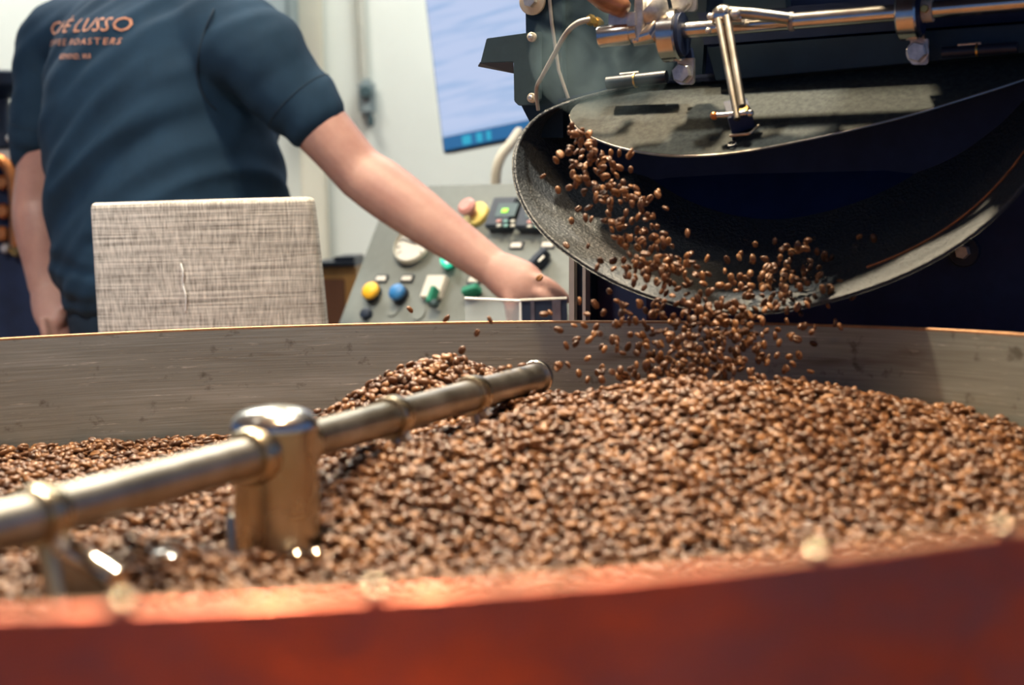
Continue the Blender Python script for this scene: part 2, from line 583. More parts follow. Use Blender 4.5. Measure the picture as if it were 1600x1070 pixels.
MB().box(a.x + .008, b.x - .008, 4.705, 4.718, a.z + .015, a.z + .535).build('door', 'grey_box', gb, bevel=.004)

# television
B0 = P(693, 237, 4.3)
e1 = (P(900, 196, 3.98) - B0).normalized()
e2 = (P(722, 0, 4.22) - B0)
e2 = (e2 - e1 * e2.dot(e1)).normalized()
en = e1.cross(e2).normalized()      # toward the camera side
if en.y > 0:
    en = -en
TW, TH = 1.0, 0.60
tvc = B0 + e1 * TW / 2 + e2 * TH / 2
tv = thing('television', 'wall screen showing a pale blue page with a dark taskbar', 'television', tvc - en * .06)
MB().obox(tvc - en * .02, e1 * (TW / 2 + .006), e2 * (TH / 2 + .006), en * .018).build('housing', 'black_plastic', tv, bevel=.004)


def quad_uv(name, o, u, v, material, parent, thick):
    me = bpy.data.meshes.new(name)
    vs = [o, o + u, o + u + v, o + v]
    vs += [q + thick for q in vs]
    me.from_pydata([tuple(q) for q in vs], [], [(0, 3, 2, 1), (4, 5, 6, 7), (0, 1, 5, 4), (1, 2, 6, 5), (2, 3, 7, 6), (3, 0, 4, 7)])
    uv = me.uv_layers.new(name='UVMap')
    base = [(0, 0), (1, 0), (1, 1), (0, 1)] * 2
    for lp in me.loops:
        uv.data[lp.index].uv = base[lp.vertex_index]
    return put(name, me, material, parent, smooth=False)


quad_uv('screen', B0 + e2 * .035 + e1 * .004, e1 * (TW - .008), e2 * (TH - .04), 'screen', tv, en * .002)
quad_uv('taskbar', B0 + e2 * .002 + e1 * .004, e1 * (TW - .008), e2 * .032, 'taskbar', tv, en * .002)
for k, (u, w) in enumerate(((.075, .03), (.125, .02), (.16, .015))):
    quad_uv('taskbar_tab', B0 + e2 * .006 + e1 * u + en * .002, e1 * w, e2 * .022, 'tasklight', tv, en * .001)
MB().tube([tvc - en * .038, Vector((tvc.x, 4.999, tvc.z))], .03).build('wall_arm', 'black_plastic', tv)

# hose in the gap beside the chute
hp = spline([P(812, 205, 3.75), P(798, 225, 3.72), P(783, 245, 3.7), P(775, 275, 3.7), P(778, 330, 3.72), P(800, 420, 3.75), P(830, 560, 3.8)], 8)
ho = MB().tube(hp, .011, 12).build('hose', 'hose')
tag(ho, 'cream flexible hose curving beside the wall screen', 'hose')

# dark machine with copper pipes at the far left
CY = 4.1
lm = P(-70, 208, CY)
rm = P(150, 208, CY)
MT = P(20, 206, CY).z
em = thing('coffee_machine', 'black coffee machine with copper pipes at the left edge behind the man', 'coffee machine', ((lm.x + rm.x) / 2, CY + .2, 0))
MB().box(lm.x, rm.x, CY + .02, CY + .45, 0, MT - .07).build('body', 'black_steel', em, bevel=.01)
MB().box(lm.x - .02, rm.x + .02, CY - .03, CY + .47, MT - .038, MT).build('top_shelf', 'black_plastic', em, bevel=.004)
MB().box(lm.x - .02, rm.x + .02, CY - .025, CY + .46, MT - .068, MT - .042).build('white_band', 'white_plastic', em, bevel=.004)
cp = spline([P(-30, 252, CY - .02), P(2, 250, CY - .02), P(18, 275, CY - .02), P(24, 320, CY - .02), P(24, 385, CY - .02)], 8)
MB().tube(cp, .014, 14).build('copper_pipe', 'copper_pipe', em)
for q in ((3, 285), (4, 330), (2, 365)):
    c = P(q[0], q[1], CY)
    MB().lathe(c + Vector((0, .03, 0)), (0, -1, 0), [(.018, 0), (.018, .03), (.012, .038)], 16).build('copper_knob', 'copper_pipe', em)
c = P(8, 388, CY)
MB().lathe(c + Vector((0, .03, 0)), (0, -1, 0), [(.012, 0), (.012, .03), (.008, .04)], 14).build('tap_cap', 'zinc', em)
c = P(24, 392, CY)
MB().lathe(c + Vector((0, .03, 0)), (0, -1, 0), [(.014, 0), (.014, .03), (.010, .04)], 14).build('pipe_union', 'brass', em)
c = P(14, 216, CY - .03)
MB().lathe(c, (0, -1, 0), [(.007, 0), (.007, .004), (.005, .006)], 12).build('screw', 'zinc', em)
# black pan that juts in from the left
c = P(-30, 124, CY)
hz = thing('bean_hopper', 'black round hopper standing on the dark coffee machine', 'hopper', (c.x, CY + .15, MT))
MB().lathe((c.x, CY + .15, c.z - .035), (0, 0, 1), [(.03, 0), (.055, .018), (.082, .03), (.086, .058), (.08, .062), (.05, .066)], 28).build('bowl', 'black_plastic', hz)
MB().tube([(c.x, CY + .15, MT), (c.x, CY + .15, c.z - .033)], .022).build('neck', 'black_plastic', hz)

# wooden cabinet between the stool and the console
a, b = P(490, 418, 3.9), P(556, 418, 3.9)
wc = thing('wooden_cabinet', 'honey wooden cabinet with a dark brown door behind the stool', 'cabinet', ((a.x + b.x) / 2, 4.1, 0))
zt = a.z
MB().box(a.x, b.x, 3.92, 4.3, 0.0, zt).build('carcass', 'wood', wc, bevel=.004)
MB().box(a.x + .005, a.x + .068, 3.905, 3.918, .1, zt - .027).build('door', 'dark_wood', wc, bevel=.003)
MB().ball((a.x + .055, 3.898, zt - .2), .009).build('knob', 'brass', wc)
bt = MB().box(a.x - .01, b.x + .0, 3.9, 4.28, zt + .001, zt + .011)
bt.box(b.x - .055, b.x - .005, 3.94, 4.2, zt + .011, zt + .022)
tb = bt.build('serving_tray', 'black_plastic', bevel=.003)
tag(tb, 'flat black tray lying on the honey wooden cabinet', 'tray')

# ------------------------------------------------------------------ cooling tray
ct = thing('cooling_tray', 'large round steel cooling tray with copper cladding full of coffee beans', 'cooling tray', (RX, RY, 0))
N = 144


def ringpts(r, z, n=N):
    return [Vector((RX + r * math.sin(2 * math.pi * k / n), RY + r * math.cos(2 * math.pi * k / n), z)) for k in range(n)]


iw = bpy.data.meshes.new('inner_wall')
iv, ifc = [], []
for k in range(N + 1):
    t = 2 * math.pi * k / N + math.pi
    for r_, z_ in ((RR - .004, -.002), (RR - .004, -.22), (RR - .0015, -.22), (RR - .0015, -.002)):
        iv.append((RX + r_ * math.sin(t), RY + r_ * math.cos(t), RIM_Z + z_))
for k in range(N):
    for q in range(4):
        ifc.append((k * 4 + q, k * 4 + (q + 1) % 4, k * 4 + 4 + (q + 1) % 4, k * 4 + 4 + q))
iw.from_pydata(iv, [], ifc)
iuv = iw.uv_layers.new(name='UVMap')
for lp in iw.loops:
    k, q = divmod(lp.vertex_index, 4)
    iuv.data[lp.index].uv = (RR * 2 * math.pi * k / N, iv[lp.vertex_index][2])
put('inner_wall', iw, M['tray_steel'], ct, 'scratched grey steel inner wall')
MB().rings([ringpts(RR + r_, RIM_Z + z_) for r_, z_ in ((-.004, -.0025), (-.004, .000), (-.003, .0008), (-.0005, .0008), (.0005, .0002), (.0005, -.0025))], closed=True).build('rim', 'steel_edge', ct, 'worn bronze rim edge')
MB().rings([ringpts(RR + .0008, RIM_Z + .0002), ringpts(RR + .003, RIM_Z - .0002), ringpts(RR + .003, RIM_Z - .30), ringpts(RR + .0008, RIM_Z - .30)], closed=True).build('outer_cladding', 'copper', ct, 'copper outer cladding')
MB().rings([ringpts(RR - .004, RIM_Z - .215), ringpts(.02, RIM_Z - .215), ringpts(.02, RIM_Z - .222), ringpts(RR - .004, RIM_Z - .222)], closed=True).build('perforated_floor', 'satin', ct)
MB().lathe((RX, RY, 0), (0, 0, 1), [(.34, 0), (.34, .03), (.26, .06), (.26, RIM_Z - .45), (.5, RIM_Z - .3), (.55, RIM_Z - .225)], 48).build('pedestal', 'black_steel', ct)
for px_, dn in ((190, 0), (585, 0), (1272, 0), (1560, 0), (-150, 0)):
    # rivet heads on the inside of the near rim
    d = ray(px_, 930)
    # intersect the near rim circle
    A_, B_, C_ = d.x ** 2 + d.y ** 2, -2 * (d.x * RX + d.y * RY), RX ** 2 + RY ** 2 - (RR - .004) ** 2
    t = (-B_ - math.sqrt(B_ * B_ - 4 * A_ * C_)) / (2 * A_)
    q = Vector((d.x * t, d.y * t, RIM_Z + .0016))
    inward = Vector((RX - q.x, RY - q.y, 0)).normalized()
    MB().lathe(q - inward * .003, (0, 0, 1), [(.0036, 0), (.0033, .0014), (.0015, .0024)], 14).build('rivet', 'post', ct)


# bean bed height
PK = P(1075, 597, 1.66)
PK2 = P(690, 563, 1.84)
RIDGES = [(P(640, 712, 1.45), PK, .15), (P(60, 885, 1.11), P(235, 850, 1.17), .09)]


def height(x, y):
    h = BED_Z
    r = math.hypot((x - PK.x) / (1.0 if x < PK.x else 1.25), (y - PK.y) * 1.0)
    w = math.sqrt(r * r + .05 ** 2) - .05
    h += (PK.z - BED_Z - .004) * max(0, 1 - w / .40) ** 1.15
    r2 = math.hypot((x - PK2.x) * .92, (y - PK2.y))
    w2 = math.sqrt(r2 * r2 + .035 ** 2) - .035
    h2 = BED_Z + (PK2.z - BED_Z - .004) * max(0, 1 - w2 / .145)
    h = max(h, h2) + .012 * max(0, min(h - BED_Z, h2 - BED_Z)) / .05
    for a_, b_, wd in RIDGES:
        dx, dy = b_.x - a_.x, b_.y - a_.y
        t = max(-.15, min(1, ((x - a_.x) * dx + (y - a_.y) * dy) / (dx * dx + dy * dy)))
        ds = math.hypot(x - a_.x - dx * t, y - a_.y - dy * t)
        ds = math.sqrt(ds * ds + .03 ** 2) - .03
        tc_ = max(0, min(1, t))
        hr = BED_Z + (a_.z + (b_.z - a_.z) * tc_ - BED_Z - .003) * max(0, 1 - ds / wd)
        h = max(h, hr)
    rr = math.hypot(x - RX, y - RY)
    h -= .008 * math.exp(-((rr - .05) / .10) ** 2)
    h += .004 * math.sin(rr * 40 + 2 * math.atan2(x - RX, y - RY)) * min(1, rr * 4)
    h += .008 * noise.noise((x * 5, y * 5, 0.3)) + .004 * noise.noise((x * 17, y * 17, 4.3))
    return h


# ------------------------------------------------------------------ one coffee bean
def bean_mesh():
    ang = [-90, -74, -48, -14, 18, 54, 90, 126, 162, 194, 228, 254]
    st = [-.985, -.86, -.55, 0, .55, .86, .985]
    rs = []
    for s_ in st:
        r = math.sqrt(max(0, 1 - abs(s_) ** 2.3))
        ring = []
        for a_ in ang:
            t = math.radians(a_)
            y, z = math.cos(t) * r, math.sin(t) * r
            if z < 0:
                z *= .62
                if a_ == -90:
                    z = -.10 * r - .02
                elif a_ in (-74, 254):
                    y *= .55
            ring.append((s_ * .0047, y * .0034, z * .0029))
        rs.append([Vector(q) for q in ring])
    mb = MB()
    mb.rings(rs)
    me = mb.mesh()
    me.polygons.foreach_set('use_smooth', [True] * len(me.polygons))
    me.materials.append(M['bean'])
    me.name = 'coffee_bean'
    return me


BEAN = bean_mesh()


def new_bean(p, rot, sc, label, group):
    o = bpy.data.objects.new('coffee_bean', BEAN)
    COL.objects.link(o)
    o.location = p
    o.rotation_euler = rot
    o.scale = sc
    tag(o, label, 'coffee bean', group)
    return o


def bean_scale():
    s = 1.0 + .09 * float(np.clip(rng.normal(), -2, 2))
    return (s * (1 + .07 * rng.uniform(-1, 1)), s * (1 + .07 * rng.uniform(-1, 1)), s * (1 + .1 * rng.uniform(-1, 1)))


def bean_stuff(name, pts, rots, scs, label, source, base=None, parent=None):
    """one object: points carrying rotation and size, each turned into a bean by geometry nodes"""
    bv, bf = base if base else ([], [])
    me = bpy.data.meshes.new(name)
    me.from_pydata([tuple(p_) for p_ in pts] + [tuple(v) for v in bv], [], [tuple(i + len(pts) for i in f) for f in bf])
    n, k = len(pts), len(bv)
    at = me.attributes.new('bean_rotation', 'FLOAT_VECTOR', 'POINT')
    at.data.foreach_set('vector', np.concatenate([np.array(rots, float).ravel(), np.zeros(k * 3)]))
    at = me.attributes.new('bean_size', 'FLOAT_VECTOR', 'POINT')
    at.data.foreach_set('vector', np.concatenate([np.array(scs, float).ravel(), np.ones(k * 3)]))
    at = me.attributes.new('is_bean', 'BOOLEAN', 'POINT')
    at.data.foreach_set('value', [True] * n + [False] * k)
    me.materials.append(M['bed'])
    if bf:
        me.polygons.foreach_set('use_smooth', [True] * len(bf))
    o = bpy.data.objects.new(name, me)
    COL.objects.link(o)
    g = bpy.data.node_groups.new(name + '_nodes', 'GeometryNodeTree')
    g.interface.new_socket('Geometry', in_out='INPUT', socket_type='NodeSocketGeometry')
    g.interface.new_socket('Geometry', in_out='OUTPUT', socket_type='NodeSocketGeometry')
    gi, go = g.nodes.new('NodeGroupInput'), g.nodes.new('NodeGroupOutput')
    iop = g.nodes.new('GeometryNodeInstanceOnPoints')
    src = g.nodes.new('GeometryNodeObjectInfo')
    src.inputs['Object'].default_value = source
    src.inputs['As Instance'].default_value = True

    def named(nm, ty):
        q = g.nodes.new('GeometryNodeInputNamedAttribute')
        q.data_type = ty
        q.inputs['Name'].default_value = nm
        return q.outputs['Attribute']
    e2r = g.nodes.new('FunctionNodeEulerToRotation')
    L = g.links.new
    L(gi.outputs[0], iop.inputs['Points'])
    L(named('is_bean', 'BOOLEAN'), iop.inputs['Selection'])
    L(src.outputs['Geometry'], iop.inputs['Instance'])
    L(named('bean_rotation', 'FLOAT_VECTOR'), e2r.inputs[0])
    L(e2r.outputs[0], iop.inputs['Rotation'])
    L(named('bean_size', 'FLOAT_VECTOR'), iop.inputs['Scale'])
    jn = g.nodes.new('GeometryNodeJoinGeometry')
    L(iop.outputs[0], jn.inputs[0])
    L(gi.outputs[0], jn.inputs[0])
    L(jn.outputs[0], go.inputs[0])
    md = o.modifiers.new('beans', 'NODES')
    md.node_group = g
    tag(o, label, 'coffee beans', None, 'stuff')
    return o


# scatter over the bed
pts, rots, scs = [], [], []


def scatter(sp, ymin, dz, off, ymax=9):
    dy = sp * .866
    j = 0
    y = RY - RR
    while y < RY + RR:
        x = RX - RR + (sp / 2 if j % 2 else 0) + off
        while x < RX + RR:
            xx, yy = x + rng.normal() * sp * .22, y + rng.normal() * sp * .22
            x += sp
            if yy < ymin or yy > ymax or math.hypot(xx - RX, yy - RY) > RR - .010:
                continue
            if math.hypot(xx - RX, yy - RY) < .038:
                continue
            z = height(xx, yy)
            e = .006
            nx, ny = (height(xx - e, yy) - height(xx + e, yy)) / (2 * e), (height(xx, yy - e) - height(xx, yy + e)) / (2 * e)
            nrm = Vector((nx, ny, 1)).normalized()
            q = nrm.to_track_quat('Z', 'Y').to_matrix()
            flip = math.pi if rng.random() < .45 else 0
            R_ = q @ Matrix.Rotation(rng.uniform(0, 6.283), 3, 'Z') @ Matrix.Rotation(flip + rng.normal() * .65, 3, 'X') @ Matrix.Rotation(rng.normal() * .33, 3, 'Y')
            pts.append((xx, yy, z + dz + rng.normal() * .0021))
            rots.append(tuple(R_.to_euler()))
            scs.append(tuple(1.17 * q_ for q_ in bean_scale()))
        y += dy
        j += 1


scatter(.0077, .96, 0.0, 0)
scatter(.0128, .98, .0050, .004)
scatter(.0090, 0, 0.001, 0, .96)
pts, rots, scs = np.array(pts), np.array(rots), np.array(scs)
# the 300 that show largest: nearest ones in frame that clear the near rim
order = np.argsort((pts[:, 0] ** 2 + (pts[:, 1]) ** 2))
picked = []
for i in order:
    x_, y_, d_ = to_px(pts[i])
    if not (8 < x_ < 1592 and y_ < 1060):
        continue
    v = Vector(pts[i]) - CAM_P
    A_, B_, C_ = v.x ** 2 + v.y ** 2, -2 * (v.x * RX + v.y * RY), RX ** 2 + RY ** 2 - RR ** 2
    t = (-B_ - math.sqrt(B_ * B_ - 4 * A_ * C_)) / (2 * A_)
    if CZ + v.z * t < RIM_Z + .006:
        continue
    picked.append(i)
    if len(picked) == 120:
        break
bed_beans = []
for i in picked:
    bx_ = to_px(pts[i])[0]
    where = 'in front of the stirring arm at the near left' if bx_ < 350 else 'in front of the domed post' if bx_ < 560 else \
        'low in the middle of the near rim' if bx_ < 1000 else 'near the right of the copper rim'
    bed_beans.append(new_bean(pts[i], rots[i], scs[i], 'blurred coffee bean ' + where, 'beans of the heap ' + where))
keep = np.ones(len(pts), bool)
keep[picked] = False
# solid base under the beans
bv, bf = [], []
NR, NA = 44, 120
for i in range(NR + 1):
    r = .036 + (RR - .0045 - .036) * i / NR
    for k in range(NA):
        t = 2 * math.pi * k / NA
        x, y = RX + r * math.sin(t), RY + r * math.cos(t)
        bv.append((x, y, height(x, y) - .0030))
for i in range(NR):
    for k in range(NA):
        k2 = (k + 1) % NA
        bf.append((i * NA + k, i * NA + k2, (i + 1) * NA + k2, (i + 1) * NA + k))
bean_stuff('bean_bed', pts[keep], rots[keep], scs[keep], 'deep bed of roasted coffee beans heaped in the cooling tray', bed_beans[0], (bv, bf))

# ------------------------------------------------------------------ stirrer
zarm = P(440, 703, RY).z
APOST = Vector((RX, RY, zarm))
AEND = P(838, 600, 1.83)
AEND.z = zarm
adir = (AEND - APOST).normalized()
AL = (AEND - APOST).length
st = thing('stirrer', 'steel stirring arm on a domed post rising from the beans', 'stirrer', (RX, RY, RIM_Z - .215))
ztop = P(428, 633, RY).z
pr = .0325
MB().lathe((RX, RY, RIM_Z - .215), (0, 0, 1), [(pr, 0), (pr, ztop - RIM_Z + .215 - .019)], 40).build('post', 'post', st)
MB().lathe((RX, RY, ztop - .0125), (0, 0, 1), [(pr + .001, -.006), (pr + .001, -.001), (pr * .95, .003), (pr * .82, .0072), (pr * .6, .0103), (pr * .3, .0122), (.001, .013)], 40).build('post_cap', 'chrome', st)
# stub pipe tucked against the post
MB().lathe(Vector((RX - .024, RY + .01, RIM_Z - .215)), (0, 0, 1), [(.017, 0), (.017, .112), (.014, .116)], 28).build('drive_sleeve', 'satin', st)
ar = .0150
MB().tube([APOST + adir * (pr - .004), APOST + adir * (AL * .5), AEND], ar, 28).build('arm', 'satin', st)
MB().tube([APOST - adir * (pr - .004), APOST - adir * .3, APOST - adir * (AL)], ar, 28).build('arm', 'satin', st)


def arm_at(px_):
    """point of the arm axis that shows at pixel column px_"""
    lo, hi = -AL, AL
    for _ in range(50):
        mid = (lo + hi) / 2
        if to_px(APOST + adir * mid)[0] < px_:
            lo = mid
        else:
            hi = mid
    return APOST + adir * lo, lo


def collar(c, r, w, material='post', parent=st, nm='collar'):
    return MB().lathe(c - adir * w / 2, adir, [(r * .96, 0), (r, w * .12), (r, w * .88), (r * .96, w)], 32).build(nm, material, parent)


# hub collar on the post, both sides
for sgn in (-1, 1):
    MB().lathe(APOST + adir * sgn * (pr - .006), adir * sgn, [(.0215, 0), (.0215, .014), (.019, .018)], 32).build('hub_collar', 'post', st)
c, _ = arm_at(840)
collar(c, .0185, .008, 'chrome', nm='end_ring')
MB().lathe(AEND, adir, [(ar, 0), (ar * .9, .006), (ar * .3, .010)], 24).build('end_cap', 'satin', st)
sidev = Vector((adir.y, -adir.x, 0))


def paddle(px_, tilt, blade=True, depth=.085):
    c, t = arm_at(px_)
    cl = collar(c, .0192, .020)
    # set screw
    q = c + (sidev * .6 - Vector((0, 0, .8))).normalized() * .018
    b_ = MB()
    hexbolt(b_, q, (sidev * .6 - Vector((0, 0, .8))), .006, .008)
    b_.build('set_screw', 'zinc', cl)
    dn = (Vector((0, 0, -1)) + sidev * tilt).normalized()
    MB().tube([c + dn * .014, c + dn * depth], .0065, 14).build('paddle_rod', 'satin', cl)
    if blade:
        bc = c + dn * depth
        bx_ = (adir * .8 + sidev * .6).normalized()
        MB().obox(bc - Vector((0, 0, .012)), bx_ * .045, Vector((0, 0, .024)), bx_.cross(Vector((0, 0, 1))) * .002).build('paddle_blade', 'satin', cl, bevel=.001)
    return cl


paddle(612, .25)
paddle(738, .2)
# near paddle with a bright sloping rod and bolt
cl = paddle(62, .2, False, .06)
r0, r1 = P(78, 838, 1.06), P(182, 906, 1.03)
MB().tube([r0 + (r0 - r1) * .1, r1], .0075, 16).build('paddle_rod', 'chrome', cl)
c0, _ = arm_at(62)
MB().tube([c0 - Vector((0, 0, .01)), r0], .006, 12).build('rod_link', 'satin', cl)
bl = MB()
bl.obox((r0 + r1) / 2 - Vector((0, 0, .03)), (r1 - r0) * .5, Vector((0, 0, .026)), Vector((0, .002, 0)))
bl.build('paddle_blade', 'satin', cl, bevel=.001)
q = P(258, 878, 1.13)
bb = MB()
bb.lathe(q - Vector((0, 0, .05)), (0, 0, 1), [(.005, 0), (.005, .048), (.010, .049), (.010, .055), (.006, .058)], 18)
bb.build('blade_bolt', 'chrome', cl)
bb = MB().tube([q - Vector((0, 0, .045)), r1 - Vector((0, 0, .03))], .005, 10).build('blade_bar', 'satin', cl)
# small base bolts at the foot of the post
for px_, py_ in ((462, 868), (492, 866)):
    q = P(px_, py_, RY - .045)
    bb = MB().lathe(q - Vector((0, 0, .03)), (0, 0, 1), [(.007, 0), (.007, .032), (.004, .035)], 12).build('foot_bolt', 'chrome', st)

# ------------------------------------------------------------------ coffee roaster
PSI = math.radians(-25)
ME = Vector((math.cos(PSI), math.sin(PSI), 0))           # along the front, to the right
MN = Vector((math.sin(PSI), -math.cos(PSI), 0))          # outward, toward the tray
MZ = Vector((0, 0, 1))
MO = P(1100, 60, 2.0)


def Q(px_, py_, d=0.0):
    return hit(px_, py_, MO + MN * d, MN)


def flat(pxs, d, thick):
    return MB().prism([Q(x, y, d) for x, y in pxs], -MN * thick)


ro = thing('coffee_roaster', 'dark industrial coffee roaster with an open discharge chute over the tray', 'coffee roaster', (MO + MN * -.5 + ME * .25).xy.to_3d())
# big body behind everything
flat([(893, 330), (1760, 330), (1760, 900), (893, 900)], -.16, .02).build('lower_panel', 'black_steel', ro)
flat([(880, -420), (1800, -420), (1800, 560), (1010, 560), (1010, 380), (880, 200)], -.06, .03).build('front_plate', 'black_steel', ro)
fp0, fp1 = Q(900, 300, -.2), Q(1740, 300, -.2)
MB().prism([Vector((q.x, q.y, 0)) for q in (fp0, fp1, fp1 - MN * 1.1, fp0 - MN * 1.1)], (0, 0, 1.55)).build('body', 'black_steel', ro)
MB().lathe(MO - MN * .3 + ME * .28 + MZ * .30, -MN, [(.42, 0), (.44, .02), (.44, .9), (.3, 1.0)], 48).build('drum_shell', 'black_steel', ro)
# slim bright uprights at the left edge of the lower body
flat([(889, 330), (897, 330), (897, 900), (889, 900)], -.12, .03).build('upright_strip', 'conduit', ro)
flat([(897, 330), (910, 330), (910, 900), (897, 900)], -.13, .03).build('upright', 'plate_teal', ro)
flat([(910, 330), (915, 330), (915, 900), (910, 900)], -.12, .02).build('upright_strip', 'conduit', ro)
flat([(915, 330), (923, 330), (923, 900), (915, 900)], -.135, .02).build('upright', 'plate_teal', ro)
# left side plate
flat([(815, -300), (874, -300), (880, 215), (840, 215), (812, 160), (822, 60)], 0.0, .012).build('side_plate', 'plate_teal', ro)
flat([(870, -300), (1125, -300), (1095, 140), (1000, 170), (880, 215)], -.014, .012).build('hinge_plate', 'plate_teal', ro)
MB().tube([Q(857, -20, .002), Q(862, 35, .002), Q(873, 110, .002), Q(888, 154, .004)], .0022, 8).build('weld_bead', 'tube_grey', ro)
# washer and bolt at the top
w0 = Q(833, 2, .002)
wb_ = MB().lathe(w0, MN, [(.0165, 0), (.0165, .004), (.014, .0055)], 28).build('washer', 'hose', ro)
bb = MB()
hexbolt(bb, w0 + MN * .005, MN, .0085, .008)
bb.build('bolt', 'zinc', wb_)

# folded bracket
pl_d = .014
br = [(845, 49), (825, 51), (760, 60), (750, 99), (802, 97), (803, 158), (810, 165), (836, 164), (845, 155)]
bk = flat(br, pl_d, .004).build('bracket', 'bracket', ro, 'grey-green folded L-shaped bracket', bevel=.0008)
fld = MB().prism([Q(747, 104, pl_d - .05), Q(803, 115, pl_d - .05), Q(802, 97, pl_d - .002), Q(750, 99, pl_d - .002)], MZ * .0015)
fld.build('bracket_flange', 'black_steel', bk)  # underside fold given a darker colour for its shade
for q in ((832, 58), (832, 153)):
    c = Q(q[0], q[1], pl_d)
    s_ = MB().lathe(c, MN, [(.0058, 0), (.0058, .003), (.0048, .004)], 20).build('screw_washer', 'hose', bk)
    MB().lathe(c + MN * .003, MN, [(.003, 0), (.003, .004), (.002, .005)], 12).build('screw', 'zinc', s_)

# capillary tube with brass fitting
tp = spline([Q(841, 172, .02), Q(838, 140, .03), Q(848, 118, .04), Q(866, 85, .05), Q(885, 52, .06), Q(903, 36, .06), Q(922, 31, .055)], 8)
ct_ = MB().tube(tp, [.0022 + .0014 * i / (len(tp) - 1) for i in range(len(tp))], 10).build('thermocouple_tube', 'tube_grey', ro, 'bent grey tube with brass fitting')
fx = (Q(940, 37, .04) - Q(922, 31, .055)).normalized()
fb = MB()
fb.lathe(Q(922, 31, .055) - fx * .002, fx, [(.0065, 0), (.0065, .006), (.0045, .006), (.0045, .010), (.006, .010), (.006, .015), (.004, .020)], 6)
fb.build('brass_fitting', 'brass', ct_, smooth=False)

# handle, its socket, and the clamp at the shaft's left end
hd = MB()
hs = spline([Q(905, -60, .10), Q(925, -25, .10), Q(945, -5, .10), Q(963, 6, .10), Q(978, 18, .10)], 5)
hd.tube(hs, [.020, .019, .018, .0175, .017, .0165, .016, .0158, .0155, .015, .015, .015, .015, .0145, .014, .0135, .013, .012, .011, .010, .007][:len(hs)], 20)
hd.build('handle', 'wood_handle', ro, 'varnished brown handle')
c = Q(936, 58, .09)
ax = (Q(996, 50, .085) - c).normalized()
MB().lathe(c, ax, [(.0115, 0), (.0128, .002), (.0128, .036), (.0105, .0365), (.0105, .044), (.007, .046)], 28).build('handle_socket', 'chrome', ro)
flat([(950, 22), (993, 18), (993, 40), (950, 44)], .095, .008).build('socket_plate', 'zinc', ro, bevel=.001)
cl_ = flat([(992, -10), (1004, -6), (1004, 40), (998, 64), (985, 66), (986, 42), (990, 20)], .092, .010).build('clamp_jaw', 'zinc', ro, bevel=.001)
k0 = Q(1008, 12, .07)
kax = (Q(1055, 55, .05) - k0).normalized()
MB().lathe(k0 - kax * .006, kax, [(.012, 0), (.022, .004), (.024, .012), (.0215, .020), (.017, .026)], 30).build('knuckle_nut', 'zinc', ro)
MB().tube([Q(988, 62, .085), Q(1012, 55, .08), Q(1030, 30, .07)], [.008, .012, .008], 14).build('clamp_hook', 'chrome', ro)

SH0, SH1 = Q(1030, 51, .055), Q(1700, -5, .055)
sdir = (SH1 - SH0).normalized()


def on_shaft(px_):
    lo, hi = 0., (SH1 - SH0).length
    for _ in range(40):
        mid = (lo + hi) / 2
        if to_px(SH0 + sdir * mid)[0] < px_:
            lo = mid
        else:
            hi = mid
    return SH0 + sdir * lo


sr_ = .0092
shf = MB().tube([SH0, SH1], sr_, 26).build('shaft', 'chrome', ro, 'polished steel operating shaft')
for pxc in (1052, 1423):
    c = on_shaft(pxc)
    R0 = .030 if pxc < 1200 else .026
    c2 = c - MZ * .004
    ring_ = MB().lathe(c2 - sdir * .0125, sdir, [(R0 * .93, 0), (R0, .002), (R0, .020), (R0 * .93, .022)], 40).build('clamp_collar', 'chrome', ro)
    MB().lathe(c2 + sdir * .0095, sdir, [(R0 * .8, 0), (R0 * .8, .003)], 36).build('collar_face', 'black_steel', ring_)
# lug plates and hex bolts
for x0, y0, x1, y1, bx0, by0, top in ((1058, 92, 1084, 132, 1068, 115, 0), (1422, 62, 1450, 101, 1434, 82, 0), (1052, -14, 1088, 18, 1066, 3, 1)):
    lg = flat([(x0, y0), (x1, y0 - 2), (x1, y1 - 4), (x1 - 4, y1), (x0 + 4, y1), (x0, y1 - 4)], .036, .006).build('lug_plate', 'zinc', ro, bevel=.0006)
    bb = MB()
    c = Q(bx0, by0, .037)
    bb.lathe(c, MN, [(.0122, 0), (.0122, .002)], 24)
    hexbolt(bb, c + MN * .002, MN, .0112, .009)
    bb.build('hex_bolt', 'zinc', lg, smooth=False)
flat([(1050, 76), (1078, 74), (1082, 96), (1062, 98)], .034, .010).build('lug_neck', 'black_steel', ro)
flat([(1424, 46), (1442, 46), (1446, 66), (1426, 68)], .032, .008).build('lug_neck', 'satin', ro)
# hose clip next to the right collar
c = on_shaft(1440)
MB().lathe(c, sdir, [(.0125, 0), (.0125, .012)], 20).build('clip_band', 'hose', ro)
bb = MB()
hexbolt(bb, c + sdir * .006 + MN * .012, MN, .0045, .005)
bb.build('clip_screw', 'brass', ro)
# weld at the shaft joint
c = on_shaft(1237)
MB().lathe(c - sdir * .003, sdir, [(sr_ + .0004, 0), (sr_ + .0014, .002), (sr_ + .0014, .004), (sr_ + .0004, .006)], 22).build('weld_ring', 'tube_grey', ro)
